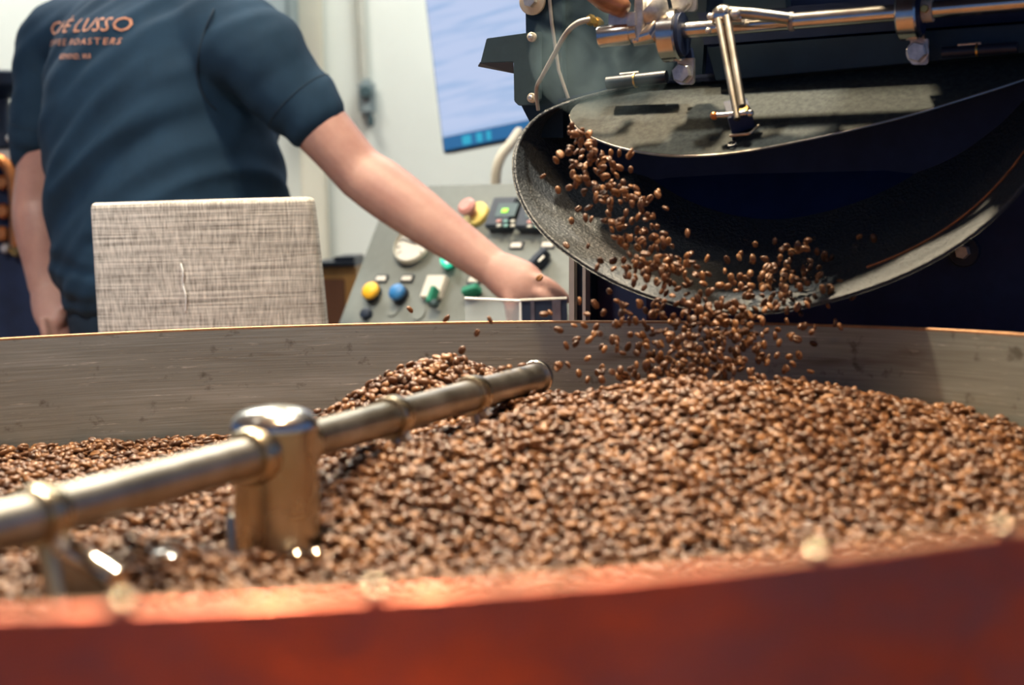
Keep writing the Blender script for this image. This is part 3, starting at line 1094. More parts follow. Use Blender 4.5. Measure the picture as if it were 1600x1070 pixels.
# linkage knuckle, tie rod, and the twin-bar link down to the lid
kn = Q(1131, 24, .078)
k_ = MB().ball(kn, .0125, 18, 12, (1.1, .9, 1)).build('link_knuckle', 'chrome', ro)
MB().tube([kn + ME * -.012 - MZ * .002, kn + ME * .022 - MZ * .004], .0075, 18).build('knuckle_pin', 'chrome', k_)
MB().ball(Q(1149, 22, .086), .0058).build('pin_head', 'zinc', k_)
MB().ball(Q(1110, 26, .084), .0040).build('pin_head', 'zinc', k_)
MB().ball(Q(1107, 48, .080), .0035).build('pin_head', 'zinc', k_)
MB().tube([Q(1140, 19, .082), Q(1180, 22, .078), Q(1232, 29, .068)], .0065, 18).build('tie_rod', 'satin', ro)
for o_, (xa, ya, xb, yb, dd, rr_) in zip('ab', ((1122, 30, 1152, 186, .092, .0036), (1136, 26, 1160, 166, .086, .0042))):
    MB().tube([Q(xa, ya, dd), Q(xb, yb, dd + .055)], rr_, 14).build('link_bar', 'satin', ro)
MB().prism([Q(1118, 40, .088), Q(1131, 40, .088), Q(1156, 164, .134), Q(1147, 166, .134)], -MN * .002).build('link_web', 'wood_handle', ro)

# lid: flat rounded plate hinged at the front and sloping out over the chute
LT = math.radians(36)
LN = (MN * math.sin(LT) + MZ * math.cos(LT)).normalized()
LP = Q(1110, 132, -.005)


def lidp(px_, py_, up=0.0):
    return hit(px_, py_, LP + LN * up, LN)


lid_px = [(1112, 131), (1050, 131), (1000, 135), (955, 142), (920, 153), (900, 164), (890, 178), (894, 190), (908, 203), (935, 217), (975, 230), (1030, 239.5),
          (1085, 241), (1150, 236), (1230, 222), (1320, 203), (1420, 178), (1510, 151), (1600, 122), (1680, 92), (1700, 60), (1600, 68), (1450, 92), (1280, 116)]
lid_px = [q[:2] for q in spline(lid_px + [lid_px[0]], 3)][:-1]
ld = MB().prism([lidp(x, y) for x, y in lid_px], -LN * .004).build('lid', 'lid', ro, 'dusty grey rounded lid of the discharge chute')
edge = spline([lidp(x, y) for x, y in ((890, 178), (894, 190), (908, 203), (935, 217), (975, 230), (1030, 239.5), (1085, 241), (1150, 236), (1230, 222), (1320, 203), (1420, 178), (1510, 151), (1600, 122), (1680, 92))], 4)
MB().tube([Vector(q) - LN * .002 for q in edge], .0016, 8).build('lid_edge', 'satin', ld)
# ledge bar above the lid
flat([(1104, 74), (1640, 34), (1640, 78), (1118, 126)], .012, .05).build('ledge_bar', 'plate_teal', ro, bevel=.001)
flat([(1090, 20), (1640, -20), (1640, 30), (1100, 70)], -.01, .04).build('upper_bar', 'black_steel', ro)
flat([(1120, -300), (1228, -300), (1228, 12), (1130, 16)], -.004, .02).build('guard_plate', 'plate_teal', ro)
# clevis on the lid, pin, clip and ring
cb = [lidp(x, y, .004) for x, y in ((1136, 184), (1172, 178), (1180, 199), (1144, 211))]
cv = MB().prism(cb, LN * .022).build('clevis', 'black_steel', ro, bevel=.0008)
MB().tube([lidp(1118, 181, .026), lidp(1174, 176, .026)], .0030, 12).build('clevis_pin', 'chrome', cv)
MB().ball(lidp(1116, 181, .026), .0046).build('pin_head', 'copper_pipe', cv)
MB().ball(lidp(1172, 177, .026), .0044).build('pin_head', 'chrome', cv)
MB().tube(spline([lidp(1140, 212, .006), lidp(1160, 210, .006), lidp(1172, 208, .006), lidp(1186, 196, .006)], 4), .0018, 8).build('spring_clip', 'satin', cv)
MB().tube([lidp(1146, 212, .004), lidp(1146, 218, .003)], .0016, 8).build('cotter', 'black_plastic', cv)
rc = lidp(1144, 225, .003)
rg = [rc + (LN.cross(ME).normalized() * math.sin(t) + ME * math.cos(t)) * .0042 for t in [2 * math.pi * k / 16 for k in range(17)]]
MB().tube(rg, .0012, 8).build('cotter_ring', 'black_plastic', cv)
MB().prism([lidp(x, y, .024) for x, y in ((1152, 176), (1166, 166), (1172, 172), (1160, 182))], LN * .003).build('shim', 'brass', cv)
# hinge pins lying above the lid
for xa, ya, xb, yb, rr_, xc in ((949, 130, 1042, 120, .0075, 993), (1472, 82, 1590, 74, .0058, 1527)):
    pa, pb = Q(xa, ya, .03), Q(xb, yb, .03)
    hp_ = MB().tube([pa, pb], rr_, 18).build('hinge_pin', 'black_plastic', ro)
    pc = Q(xc, ya + (yb - ya) * (xc - xa) / (xb - xa), .03)
    dv = (pb - pa).normalized()
    MB().lathe(pc - dv * .001, dv, [(rr_ + .0012, 0), (rr_ + .0012, .002)], 20).build('retaining_ring', 'brass', hp_)
    MB().tube([pa + (pc - pa) * .45 + MZ * (rr_ + .001), pc + dv * .004 + MZ * (rr_ + .001)], .0016, 8).build('key_strip', 'zinc', hp_)

# discharge chute: an open rounded scoop
mouth = [(1000, 130, .0), (930, 148, .01), (880, 163, .02), (842, 182, .035), (815, 213, .05), (805, 250, .07), (809, 290, .085), (826, 330, .10),
         (856, 368, .12), (900, 403, .135), (955, 436, .15), (1020, 463, .16), (1090, 481, .17), (1165, 488, .175), (1240, 481, .17),
         (1330, 459, .16), (1420, 425, .15), (1500, 380, .13), (1570, 322, .11), (1630, 250, .09), (1680, 160, .06), (1700, 60, .02)]
mouth = spline(mouth, 3)


def scoop_ring(k, dd, off=0.0):
    """k: how far the section shrinks toward the drum opening"""
    out = []
    for x, y, d in mouth:
        cx_, cy_ = 1290, 140
        out.append(Q(cx_ + (x - cx_) * (1 - k), cy_ + (y - cy_) * (1 - k) - off, d + dd))
    return out


ks = [(0, 0, 0), (.035, -.025, 0), (.08, -.06, 4), (.14, -.10, 10), (.22, -.145, 20), (.32, -.19, 34)]
rin = [scoop_ring(*k) for k in ks]
n_ = len(mouth)
mb = MB()
vs = [p_ for r in rin for p_ in r]
# outer skin
cen = Q(1290, 140, -.05)
rout = [[p_ + (p_ - cen).normalized() * .004 for p_ in r] for r in rin]
vo = [p_ for r in rout for p_ in r]
fs = []
K = len(rin)
for i in range(K - 1):
    for a_ in range(n_ - 1):
        fs.append((i * n_ + a_, i * n_ + a_ + 1, (i + 1) * n_ + a_ + 1, (i + 1) * n_ + a_))
off = len(vs)
fo = [tuple(off + i for i in reversed(f)) for f in fs]
lip = [(a_, off + a_, off + a_ + 1, a_ + 1) for a_ in range(n_ - 1)]
mb.add(vs + vo, fs + fo + lip)
sc_ = mb.build('chute', 'scoop', ro, 'oily dark curved sheet of the discharge chute')
MB().tube([p_ for p_ in rin[0]], .0022, 8).build('chute_lip', 'scoop', sc_)
sm = [rin[2][i] + (cen - rin[2][i]).normalized() * .002 for i in range(int(n_ * .72), int(n_ * .93))]
MB().tube(sm, .0014, 6).build('seam', 'rust', sc_, 'thin orange worn seam')
MB().prism([p_ + MN * -.002 for p_ in rin[-1]], -MN * .004).build('drum_mouth', 'mouth_dark', sc_)
# added light blockers: a cover behind the lid, an unseen overhang shading its right
rf = [Q(872, 160, .0), Q(1000, 131, .0), Q(1112, 127, .0), Q(1450, 88, .0), Q(1710, 52, .0)]
MB().prism(rf + [q - MN * .34 for q in reversed(rf)], (0, 0, .004)).build('chute_light_block', 'black_steel', ro)
h0, h1 = Q(1330, -60, 0), Q(1800, -60, 0)
zz = max(h0.z, h1.z) + .02
MB().prism([Vector((q.x, q.y, zz)) for q in (h0 + MN * .34, h1 + MN * .34, h1 - MN * .5, h0 - MN * .5)], (0, 0, .34)).build('lid_shade_box', 'black_steel', ro, bevel=.01)
# bolt under the right of the chute
c = Q(1500, 394, -.03)
w_ = MB().lathe(c - MN * .03, MN, [(.0175, 0), (.0175, .006), (.016, .008)], 30).build('washer', 'black_plastic', ro)
bb = MB()
hexbolt(bb, c - MN * .022, MN, .008, .014)
bb.build('hex_bolt', 'zinc', w_, smooth=False)

# ------------------------------------------------------------------ control console
CP = math.radians(-35)
GE = Vector((math.cos(CP), math.sin(CP), 0))
GB = Vector((-math.sin(CP), math.cos(CP), 0))      # horizontal, away from the user
tilt = math.radians(33)
GU = (GB * math.sin(tilt) + Vector((0, 0, 1)) * math.cos(tilt)).normalized()
GN = GE.cross(GU).normalized()
if GN.y > 0:
    GN = -GN
GO = P(700, 420, 3.32)


def G(px_, py_, up=0.0):
    return hit(px_, py_, GO + GN * up, GN)


bl_, br_, tr_, tl_ = G(528, 506), G(905, 506), G(905, 283), G(611, 291)
# make a clean sheet from the visible corners
down = -GU * .10
cs = thing('control_console', 'grey sloping control console with buttons, gauge and displays', 'control console', Vector((GO.x, GO.y + .1, 0)))
MB().prism([bl_ + down, br_ + down, tr_, tl_], -GN * .02).build('face_panel', 'panel', cs, 'grey enamel face', bevel=.002)
b2 = GB * .02
MB().prism([Vector((v.x, v.y, 0)) + GB * (.30 if i > 1 else .02) for i, v in enumerate((bl_ + down, br_ + down, tr_, tl_))], (0, 0, (bl_ + down).z - .01)).build('cabinet', 'panel', cs, bevel=.003)
MB().hexa([bl_ + down - GN * .02, br_ + down - GN * .02, br_ + down + GB * .3 - GN * .02, bl_ + down + GB * .3 - GN * .02,
           tl_ - GN * .02, tr_ - GN * .02, tr_ + GB * .08 - GN * .02, tl_ + GB * .08 - GN * .02]).build('back_housing', 'panel', cs)


def knob(px_, py_, r, h, material, nm, label=None, par=cs, n=28):
    c = G(px_, py_)
    return MB().lathe(c, GN, [(r, 0), (r, h * .7), (r * .92, h * .92), (r * .6, h)], n).build(nm, material, par, label)


def plate(px_, py_, w, h, t, material, nm, label=None, par=cs, bev=.0015, up=0.0):
    c = G(px_, py_, up)
    return MB().obox(c + GN * t / 2, GE * w / 2, GU * h / 2, GN * t / 2).build(nm, material, par, label, bevel=bev)


k = knob(584, 459, .019, .018, 'black_plastic', 'button_base')
MB().lathe(G(581, 456, .018), GN, [(.0175, 0), (.018, .008), (.014, .013), (.006, .015)], 24).build('button', 'yellow', k, 'yellow push button')
k = knob(627, 462, .018, .018, 'black_plastic', 'button_base')
MB().lathe(G(622, 458, .018), GN, [(.0165, 0), (.017, .008), (.013, .013), (.006, .015)], 24).build('button', 'blue', k, 'blue push button')
knob(575, 493, .012, .014, 'black_plastic', 'small_knob')
for q in ((597, 436), (637, 436), (808, 384), (857, 383), (742, 438)):
    lp_ = plate(q[0], q[1], .032, .018, .003, 'black_plastic', 'name_plate_frame')
    plate(q[0], q[1], .026, .012, .0045, 'white_plastic', 'name_plate', par=lp_)
for q in ((615, 484), (655, 490)):
    MB().lathe(G(*q), GN, [(.015, 0), (.015, .003)], 24).build('blank_cap', 'panel', cs)
# pressure gauge
gc = G(650, 383)
gg = MB().lathe(gc, GN, [(.046, 0), (.047, .010), (.043, .014), (.041, .010)], 40, cap=False).build('gauge_rim', 'conduit', cs, 'round gauge')
MB().lathe(gc + GN * .004, GN, [(.0405, 0), (.0405, .005)], 40).build('gauge_face', 'white_plastic', gg)
for t in range(12):
    a_ = math.radians(-130 + t * 260 / 11)
    dv = GU * math.cos(a_) + GE * math.sin(a_)
    MB().obox(gc + GN * .0095 + dv * .034, dv * .004, GN.cross(dv) * .0009, GN * .0005).build('gauge_tick', 'black_plastic', gg)
dv = (GU * .3 - GE).normalized()
MB().obox(gc + GN * .011 + dv * .012, dv * .022, GN.cross(dv) * .0012, GN * .0006).build('gauge_needle', 'black_plastic', gg)
# lit green button
k = knob(704, 411, .016, .012, 'green', 'lamp_base')
MB().lathe(G(702, 408, .012), GN, [(.0155, 0), (.0155, .008), (.013, .013)], 24).build('lamp_lens', 'lit_green', k, 'lit green button')
MB().lathe(G(701, 406, .0255), GN, [(.009, 0), (.007, .002)], 20).build('lamp_centre', 'lit_white', k)
# isolator on a white square plate
k = plate(682, 452, .045, .048, .014, 'white_plastic', 'isolator_plate', 'white isolator plate with a green key')
MB().obox(G(676, 462, .022), GE * .006, GU * .017, GN * .010).build('isolator_key', 'green', k, bevel=.002)
MB().obox(G(677, 474, .020), GE * .010, GU * .006, GN * .008).build('isolator_hub', 'bracket', k, bevel=.002)
# green selector
k = knob(738, 456, .017, .008, 'black_plastic', 'selector_base')
MB().obox(G(737, 454, .014), (GE * .9 + GU * .3).normalized() * .017, (GU * .9 - GE * .3).normalized() * .008, GN * .012).build('selector_grip', 'green', k, 'green selector grip', bevel=.003)
# emergency stop: yellow collar and faded red mushroom
k = MB().lathe(G(747, 337), GN, [(.026, 0), (.026, .010), (.024, .012)], 32).build('stop_collar', 'pale_yellow', cs, 'yellow collar of the stop button')
MB().lathe(G(738, 332, .012), GN, [(.009, 0), (.009, .014), (.018, .016), (.0185, .024), (.012, .030)], 28).build('stop_button', 'red', k, 'faded red mushroom button')
# two temperature controllers
for cx_, cy_ in ((792, 341), (840, 342)):
    k = plate(cx_, cy_, .056, .066, .026, 'black_plastic', 'temperature_controller', 'black controller with green digits', bev=.003)
    plate(cx_, cy_ - 13, .046, .030, .001, 'bracket', 'display_bezel', par=k, up=.026, bev=.0)
    plate(cx_ - 3, cy_ - 12, .014, .009, .001, 'digits', 'digit_display', 'lit green digits', par=k, up=.0275, bev=.0)
    for j in range(6):
        u_, v_ = (j % 3) * 11 - 12, (j // 3) * 7 + 5
        plate(cx_ + u_, cy_ + v_, .010, .006, .003, ('red', 'teal_key', 'conduit', 'conduit', 'teal_key', 'conduit')[j], 'controller_key', par=k, up=.026, bev=.001)
# black rotary selector
k = knob(845, 409, .019, .010, 'black_plastic', 'selector_base')
MB().obox(G(842, 405, .018), (GE * .55 + GU * .83) * .022, (GU * .55 - GE * .83) * .008, GN * .012).build('selector_grip', 'black_plastic', k, bevel=.003)
MB().obox(G(846, 404, .031), (GE * .55 + GU * .83) * .007, (GU * .55 - GE * .83) * .002, GN * .001).build('selector_mark', 'white_plastic', k)

# clear acrylic box with a steel insert beside the console
AY = 2.72
a0, a1, a2 = P(726, 466, AY), P(813, 470, AY), P(886, 467, AY - .03)
zb = a0.z - .19
sb = thing('sample_box', 'clear acrylic and steel sample box below the man\'s hand', 'box', Vector((a1.x, AY + .05, zb)))
MB().prism([a0, a1, Vector((a1.x, a1.y, zb)), Vector((a0.x, a0.y, zb))], (0, .003, 0)).build('acrylic_front', 'acrylic', sb)
MB().tube([a0, a1], .0021, 8).build('acrylic_edge', 'acrylic_edge', sb)
MB().tube([a1, Vector((a1.x, a1.y, zb))], .0019, 8).build('acrylic_edge', 'acrylic_edge', sb)
MB().prism([a1, a2, Vector((a2.x, a2.y, zb)), Vector((a1.x, a1.y, zb))], (0, .003, 0)).build('steel_front', 'black_plastic', sb)
q0, q1 = a1.lerp(a2, .22), a1.lerp(a2, .30)
MB().prism([q0 - Vector((0, .002, 0)), q1 - Vector((0, .002, 0)), Vector((q1.x, q1.y - .002, zb)), Vector((q0.x, q0.y - .002, zb))], (0, .0015, 0)).build('steel_rib', 'satin', sb)
q0, q1 = a1.lerp(a2, .68), a1.lerp(a2, .86)
MB().prism([q0 - Vector((0, .002, 0)), q1 - Vector((0, .002, 0)), Vector((q1.x, q1.y - .002, zb)), Vector((q0.x, q0.y - .002, zb))], (0, .0015, 0)).build('steel_rib', 'satin', sb)
MB().tube([a1 + Vector((0, 0, .001)), a2 + Vector((0, 0, .001))], .0022, 8).build('steel_edge', 'conduit', sb)
MB().prism([Vector((a0.x, AY, zb)), Vector((a2.x, AY - .03, zb)), Vector((a2.x, AY + .14, zb)), Vector((a0.x, AY + .14, zb))], (0, 0, .004)).build('box_floor', 'satin', sb)
sd = MB().box(a0.x - .01, a2.x + .01, AY - .04, AY + .16, zb - .03, zb - .001)
sd.box(a1.x - .05, a1.x + .05, AY + .0, AY + .1, .0, zb - .03)
so = sd.build('side_stand', 'black_steel')
tag(so, 'dark steel stand carrying the sample box behind the cooling tray', 'stand')

# ------------------------------------------------------------------ bar stool
SY = 2.62
stl, strr = P(136, 317, SY), P(484, 307, SY)
sbl, sbr = P(141, 520, SY), P(514, 520, SY)
cxs = (stl.x + strr.x) / 2
bs = thing('bar_stool', 'tall stool with a beige tweed upholstered back seen from behind', 'stool', (cxs, SY - .22, 0))
# backrest: rounded slab, gently bowed
zt = (stl.z + strr.z) / 2
z0 = .64
nz_, nx_ = 22, 30
rs_ = []
th_ = .055


def back_pt(u, v, side):
    """u across 0..1, v up 0..1, side 0 back face 1 front face"""
    hl = stl.x + (sbl.x - stl.x) * (1 - v) * 1.0
    hr = strr.x + (sbr.x - strr.x) * ((1 - v) ** .8) * 1.15
    x = hl + (hr - hl) * u
    z = z0 + (zt - z0) * v + (strr.z - stl.z) * (u - .5) * v
    yb = SY - .030 * (4 * u * (1 - u)) + .015 + .05 * (1 - v)
    return Vector((x, yb + (th_ if side else 0), z))


def back_slab():
    mbb = MB()
    rings_ = []
    for j in range(nz_ + 1):
        v = j / nz_
        ring = []
        for i in range(nx_ + 1):
            ring.append(back_pt(i / nx_, v, 0))
        for i in range(nx_, -1, -1):
            ring.append(back_pt(i / nx_, v, 1))
        rings_.append(ring)
    mbb.rings(rings_)
    me = mbb.mesh()
    return me


me = back_slab()
o = put('backrest', me, 'tweed', bs, 'woven beige tweed backrest with a pulled thread')
bv_ = o.modifiers.new('soft_edges', 'BEVEL')
bv_.width = .018
bv_.segments = 5
bv_.limit_method = 'ANGLE'
bv_.angle_limit = math.radians(50)
# pulled thread on the back
sp_ = spline([back_pt(.405, .79, 0) + Vector((0, -.001, 0)), back_pt(.41, .76, 0) + Vector((.001, -.003, 0)), back_pt(.408, .72, 0) + Vector((0, -.001, 0)), back_pt(.414, .68, 0) + Vector((.001, -.003, 0)), back_pt(.41, .63, 0)], 4)
MB().tube(sp_, .0014, 6).build('pulled_thread', 'acrylic_edge', o)
MB().box(cxs - .22, cxs + .22, SY + .06, SY + .40, .58, .66).build('seat', 'tweed', bs, bevel=.02)
MB().box(cxs - .20, cxs + .20, SY + .07, SY + .39, .555, .58).build('seat_frame', 'dark_wood', bs, bevel=.003)
for sx in (-1, 1):
    for sy in (0, 1):
        MB().tube([(cxs + sx * .17, SY + .09 + sy * .28, .556), (cxs + sx * .20, SY + .07 + sy * .32, 0)], [.02, .014], 14).build('leg', 'dark_wood', bs)
    MB().tube([(cxs + sx * .19, SY + .08, .2), (cxs + sx * .19, SY + .38, .2)], .010, 10).build('stretcher', 'dark_wood', bs)

# ------------------------------------------------------------------ the man
def remesh(me, voxel, smooth_it=8, fac=.5):
    o = bpy.data.objects.new('tmp', me)
    COL.objects.link(o)
    r = o.modifiers.new('r', 'REMESH')
    r.mode = 'VOXEL'
    r.voxel_size = voxel
    s_ = o.modifiers.new('s', 'SMOOTH')
    s_.factor = fac
    s_.iterations = smooth_it
    dg = bpy.context.evaluated_depsgraph_get()
    out = bpy.data.meshes.new_from_object(o.evaluated_get(dg))
    bpy.data.objects.remove(o)
    return out


def limb(mb, ctrl, per=6, n=20, up=None):
    """ctrl: (point, half width, half depth); section elongated across 'up'"""
    rows = spline([(*p_, a_, b_) for p_, a_, b_ in ctrl], per)
    pts_ = [Vector(r[:3]) for r in rows]
    rs = []
    for i, p_ in enumerate(pts_):
        t = (pts_[min(i + 1, len(pts_) - 1)] - pts_[max(i - 1, 0)]).normalized()
        ref = up if up is not None else Vector((0, 1, 0))
        u = (ref - t * ref.dot(t)).normalized()
        w = t.cross(u)
        a_, b_ = rows[i][3], rows[i][4]
        rs.append([p_ + w * math.cos(q) * a_ + u * math.sin(q) * b_ for q in [2 * math.pi * k / n for k in range(n)]])
    mb.rings(rs)
    mb.ball(pts_[0], min(rows[0][3], rows[0][4]), 12, 8)
    mb.ball(pts_[-1], min(rows[-1][3], rows[-1][4]), 12, 8)


FA = math.radians(42)                                    # he faces right and away from the camera
MF = Vector((math.sin(FA), math.cos(FA), 0))
MR = Vector((math.cos(FA), -math.sin(FA), 0))
YM = 3.32
pc = P(262, 300, YM)
CX, CYM = pc.x, YM
pe = thing('person', 'person in a navy t-shirt seen from behind, reaching toward the control console', 'person', (CX, CYM, 0))


def T(z, dx=0.0, df=0.0):
    return Vector((CX, CYM, z)) + MR * dx + MF * df


def torso_rings(rows, n=40, ex=2.3):
    rs = []
    for z, cx_, cf, w, d in rows:
        ring = []
        for k in range(n):
            a_ = 2 * math.pi * k / n
            c_, s_ = math.cos(a_), math.sin(a_)
            c_ = math.copysign(abs(c_) ** (2 / ex), c_)
            s_ = math.copysign(abs(s_) ** (2 / ex), s_)
            ring.append(T(z, cx_ + w * c_, cf + d * s_))
        rs.append(ring)
    return rs


RSH = P(388, 72, 3.14)
REL = P(562, 268, 3.12)
RWR = P(772, 420, 3.03)
LSH = P(92, 60, 3.46)
LEL = P(58, 318, 3.46)
LWR = P(72, 452, 3.42)
# shirt
mb = MB()
mb.rings(torso_rings([(.905, 0, 0, .205, .190), (.97, 0, 0, .213, .200), (1.06, 0, 0, .222, .208), (1.15, 0, -.005, .226, .205), (1.25, 0, -.012, .230, .196),
                      (1.34, 0, -.018, .232, .182), (1.42, 0, -.012, .222, .160), (1.48, 0, .005, .185, .125), (1.525, 0, .02, .115, .09), (1.545, 0, .025, .085, .078)]))
sl_end = P(484, 178, 3.125)
limb(mb, [(T(1.40, .10, -.01), .11, .11), (RSH, .088, .092), (RSH.lerp(sl_end, .5), .076, .080), (sl_end - (sl_end - RSH).normalized() * .006, .069, .073)])
ls_end = P(62, 226, 3.47)
limb(mb, [(T(1.40, -.11, 0), .11, .10), (LSH, .078, .082), (LSH.lerp(ls_end, .55), .066, .072), (ls_end + (ls_end - LSH).normalized() * .002, .055, .068)])
me = remesh(mb.mesh(), .0075, 8, .6)
# folds of the cloth
co = np.empty(len(me.vertices) * 3)
me.vertices.foreach_get('co', co)
co = co.reshape(-1, 3)
no = np.empty(len(me.vertices) * 3)
me.vertices.foreach_get('normal', no)
no = no.reshape(-1, 3)
arm_d = (sl_end - RSH).normalized()
new = co.copy()
for i in range(len(co)):
    v = Vector(co[i])
    n3 = Vector(no[i])
    h_ = 0
    rel = v - Vector((CX, CYM, 0))
    s_ = rel.dot(MR)
    z = v.z
    # long diagonal creases running from the right armpit down to the left hip
    a_, b_ = z * .82 - s_ * .57, z * .57 + s_ * .82
    wgt = max(0.15, 1 - abs(z - 1.12) / .36)
    f1 = noise.noise((a_ * 15, b_ * 2.6, 1.3))
    h_ += .018 * wgt * (1 - 2 * abs(f1)) * (1 if f1 > -.6 else .4)
    f2 = noise.noise((a_ * 34, b_ * 6, 7.7))
    h_ += .0085 * f2
    if z < 1.06:            # gathered cloth at the waist
        f3 = noise.noise((z * 30, s_ * 5, 3.1))
        h_ += .012 * (1 - 2 * abs(f3)) * min(1, (1.06 - z) / .08)
    ta = (v - RSH).dot(arm_d)
    sw = max(0, min(1, (ta + .01) / .06)) * max(0, min(1, (.16 - (v - RSH - arm_d * ta).length) / .05))
    if sw > 0:
        f4 = noise.noise((ta * 7 + 3, v.x * 20 - v.z * 12, v.y * 9)) + .6 * noise.noise((ta * 26, v.x * 9, v.y * 9))
        h_ = h_ * (1 - sw) + .008 * f4 * sw
    new[i] = co[i] + no[i] * h_
me.vertices.foreach_set('co', new.ravel())
bm = bmesh.new()
bm.from_mesh(me)
for _ in range(3):
    bmesh.ops.smooth_vert(bm, verts=bm.verts, factor=.5, use_axis_x=True, use_axis_y=True, use_axis_z=True)
bm.to_mesh(me)
bm.free()
me.update()
new = np.array([tuple(v.co) for v in me.vertices])
bvh = BVHTree.FromPolygons([tuple(c) for c in new], [tuple(p_.vertices) for p_ in me.polygons])
sh = put('shirt', me, 'shirt', pe, 'navy cotton t-shirt with copper lettering')
me.polygons.foreach_set('use_smooth', [True] * len(me.polygons))
# sleeve hems and arm seam
for e_, d_, a_, b_ in ((sl_end, arm_d, .0705, .0745), (ls_end, (ls_end - LSH).normalized(), .056, .069)):
    u = (Vector((0, 1, 0)) - d_ * d_.y).normalized()
    w = d_.cross(u)
    rg = []
    for k in range(41):
        q = 2 * math.pi * k / 40
        dv = w * math.cos(q) + u * math.sin(q)
        c_ = e_ - d_ * .030
        l2, n2, _, _ = bvh.ray_cast(c_, dv, .092)
        if l2 is not None:
            rg.append(l2)
    if len(rg) > 8:
        MB().tube(rg, .0013, 6).build('sleeve_hem', 'trousers', sh)
seam = []
for x_, y_ in ((352, -30), (334, 15), (320, 50), (311, 85), (309, 118), (318, 150), (338, 172)):
    d = ray(x_, y_)
    loc, nrm, _, _ = bvh.ray_cast(CAM_P, d.normalized(), 10)
    if loc is not None:
        seam.append(loc + nrm * .0005)
if len(seam) > 2:
    MB().tube(spline(seam, 5), .0022, 6).build('arm_seam', 'trousers', sh)


# lettering, laid on the cloth from behind the back
def lettering(body, size, cpix, width, spacing, nm):
    cu = bpy.data.curves.new(nm, 'FONT')
    cu.body = body
    cu.size = size
    cu.space_character = spacing
    cu.align_x = 'CENTER'
    cu.resolution_u = 2
    to = bpy.data.objects.new(nm, cu)
    COL.objects.link(to)
    dg = bpy.context.evaluated_depsgraph_get()
    tm = bpy.data.meshes.new_from_object(to.evaluated_get(dg))
    bpy.data.objects.remove(to)
    xs = [v.co.x for v in tm.vertices]
    k_ = width / (max(xs) - min(xs))
    d = ray(*cpix)
    loc, nrm, _, _ = bvh.ray_cast(CAM_P, d.normalized(), 10)
    if loc is None:
        return
    tn = Vector((-MF.x, -MF.y, 0)).normalized()
    tx = Vector((-tn.y, tn.x, 0))
    if tx.x < 0:
        tx = -tx
    tz = Vector((0, 0, 1))
    bm = bmesh.new()
    bm.from_mesh(tm)
    bmesh.ops.triangulate(bm, faces=bm.faces)
    bmesh.ops.subdivide_edges(bm, edges=bm.edges, cuts=1)
    for v in bm.verts:
        q = loc + tx * (v.co.x * k_) + tz * (v.co.y + v.co.x * k_ * -.07) + tn * .3
        l2, n2, _, _ = bvh.ray_cast(q, -tn, 1.0)
        v.co = (l2 + tn * .0035) if l2 is not None else loc
    bm.to_mesh(tm)
    bm.free()
    put(nm, tm, 'print', sh, 'copper-coloured printed lettering', smooth=False)


lettering('CAF\u00c8 LUSSO', .037, (118, 50), .30, 1.1, 'lettering')
lettering('COFFEE ROASTERS', .0165, (113, 70), .27, 1.25, 'lettering')
lettering('REDMOND, WA', .0140, (114, 92), .092, 1.05, 'lettering')

# trousers
mb = MB()
mb.rings(torso_rings([(.80, 0, 0, .20, .175), (.88, 0, 0, .205, .182), (.95, 0, 0, .203, .182)]))
for sx in (-1, 1):
    limb(mb, [(T(.86, sx * .09), .115, .135), (T(.65, sx * .105), .095, .105), (T(.48, sx * .11), .075, .08), (T(.30, sx * .112), .065, .072), (T(.07, sx * .115), .058, .065)])
me = remesh(mb.mesh(), .011, 6, .5)
co = np.empty(len(me.vertices) * 3)
me.vertices.foreach_get('co', co)
co = co.reshape(-1, 3)
me.vertices.foreach_get('normal', no2 := np.empty(len(me.vertices) * 3))
no2 = no2.reshape(-1, 3)
for i in range(len(co)):
    co[i] += no2[i] * .006 * noise.noise((co[i][0] * 6, co[i][1] * 6, co[i][2] * 22))
me.vertices.foreach_set('co', co.ravel())
put('trousers', me, 'trousers', pe)
for sx in (-1, 1):
    mb = MB()
    limb(mb, [(T(.05, sx * .115, -.07), .045, .045), (T(.055, sx * .117, 0), .05, .055), (T(.045, sx * .12, .12), .052, .042), (T(.035, sx * .122, .19), .04, .03)], up=Vector((0, 0, 1)))
    mb.box(*sum([[min(a_, b_), max(a_, b_)] for a_, b_ in (((T(0, sx * .115)).x - .05, (T(0, sx * .115)).x + .05), ((T(0, sx * .115)).y - .05, (T(0, sx * .115)).y + .05))], []), .001, .05)
    put('shoe', remesh(mb.mesh(), .008, 5), 'shoe', pe)

# body: head, neck, arms and hands as one skin
mb = MB()
mb.rings(torso_rings([(.95, 0, 0, .17, .15), (1.2, 0, 0, .18, .15), (1.42, 0, 0, .17, .11)], 24))
limb(mb, [(T(1.40, 0, 0), .09, .09), (T(1.50, 0, .02), .068, .068), (T(1.56, 0, .03), .060, .062), (T(1.62, 0, .045), .06, .065)])
HC = T(1.70, 0, .055)
hd_rows = [(1.585, .07, .045, .05), (1.61, .068, .062, .072), (1.65, .06, .070, .088), (1.69, .055, .075, .098), (1.735, .05, .078, .102), (1.775, .045, .072, .094), (1.805, .042, .052, .07), (1.82, .04, .025, .035)]
mb.rings(torso_rings([(z, 0, f_, w_, d_) for z, f_, w_, d_ in hd_rows], 24, 2.0))
mb.ball(T(1.675, 0, .165), .017, 12, 8, (1, 1, 1.4))          # nose
mb.ball(T(1.625, 0, .142), .020, 12, 8, (1, 1, .6))           # lips
mb.ball(T(1.722, 0, .135), .03, 12, 8, (1.4, 1.4, .5))        # brow
for sx in (-1, 1):
    mb.ball(T(1.685, sx * .078, .05), .026, 12, 8, (.5, .8, 1.2))   # ears


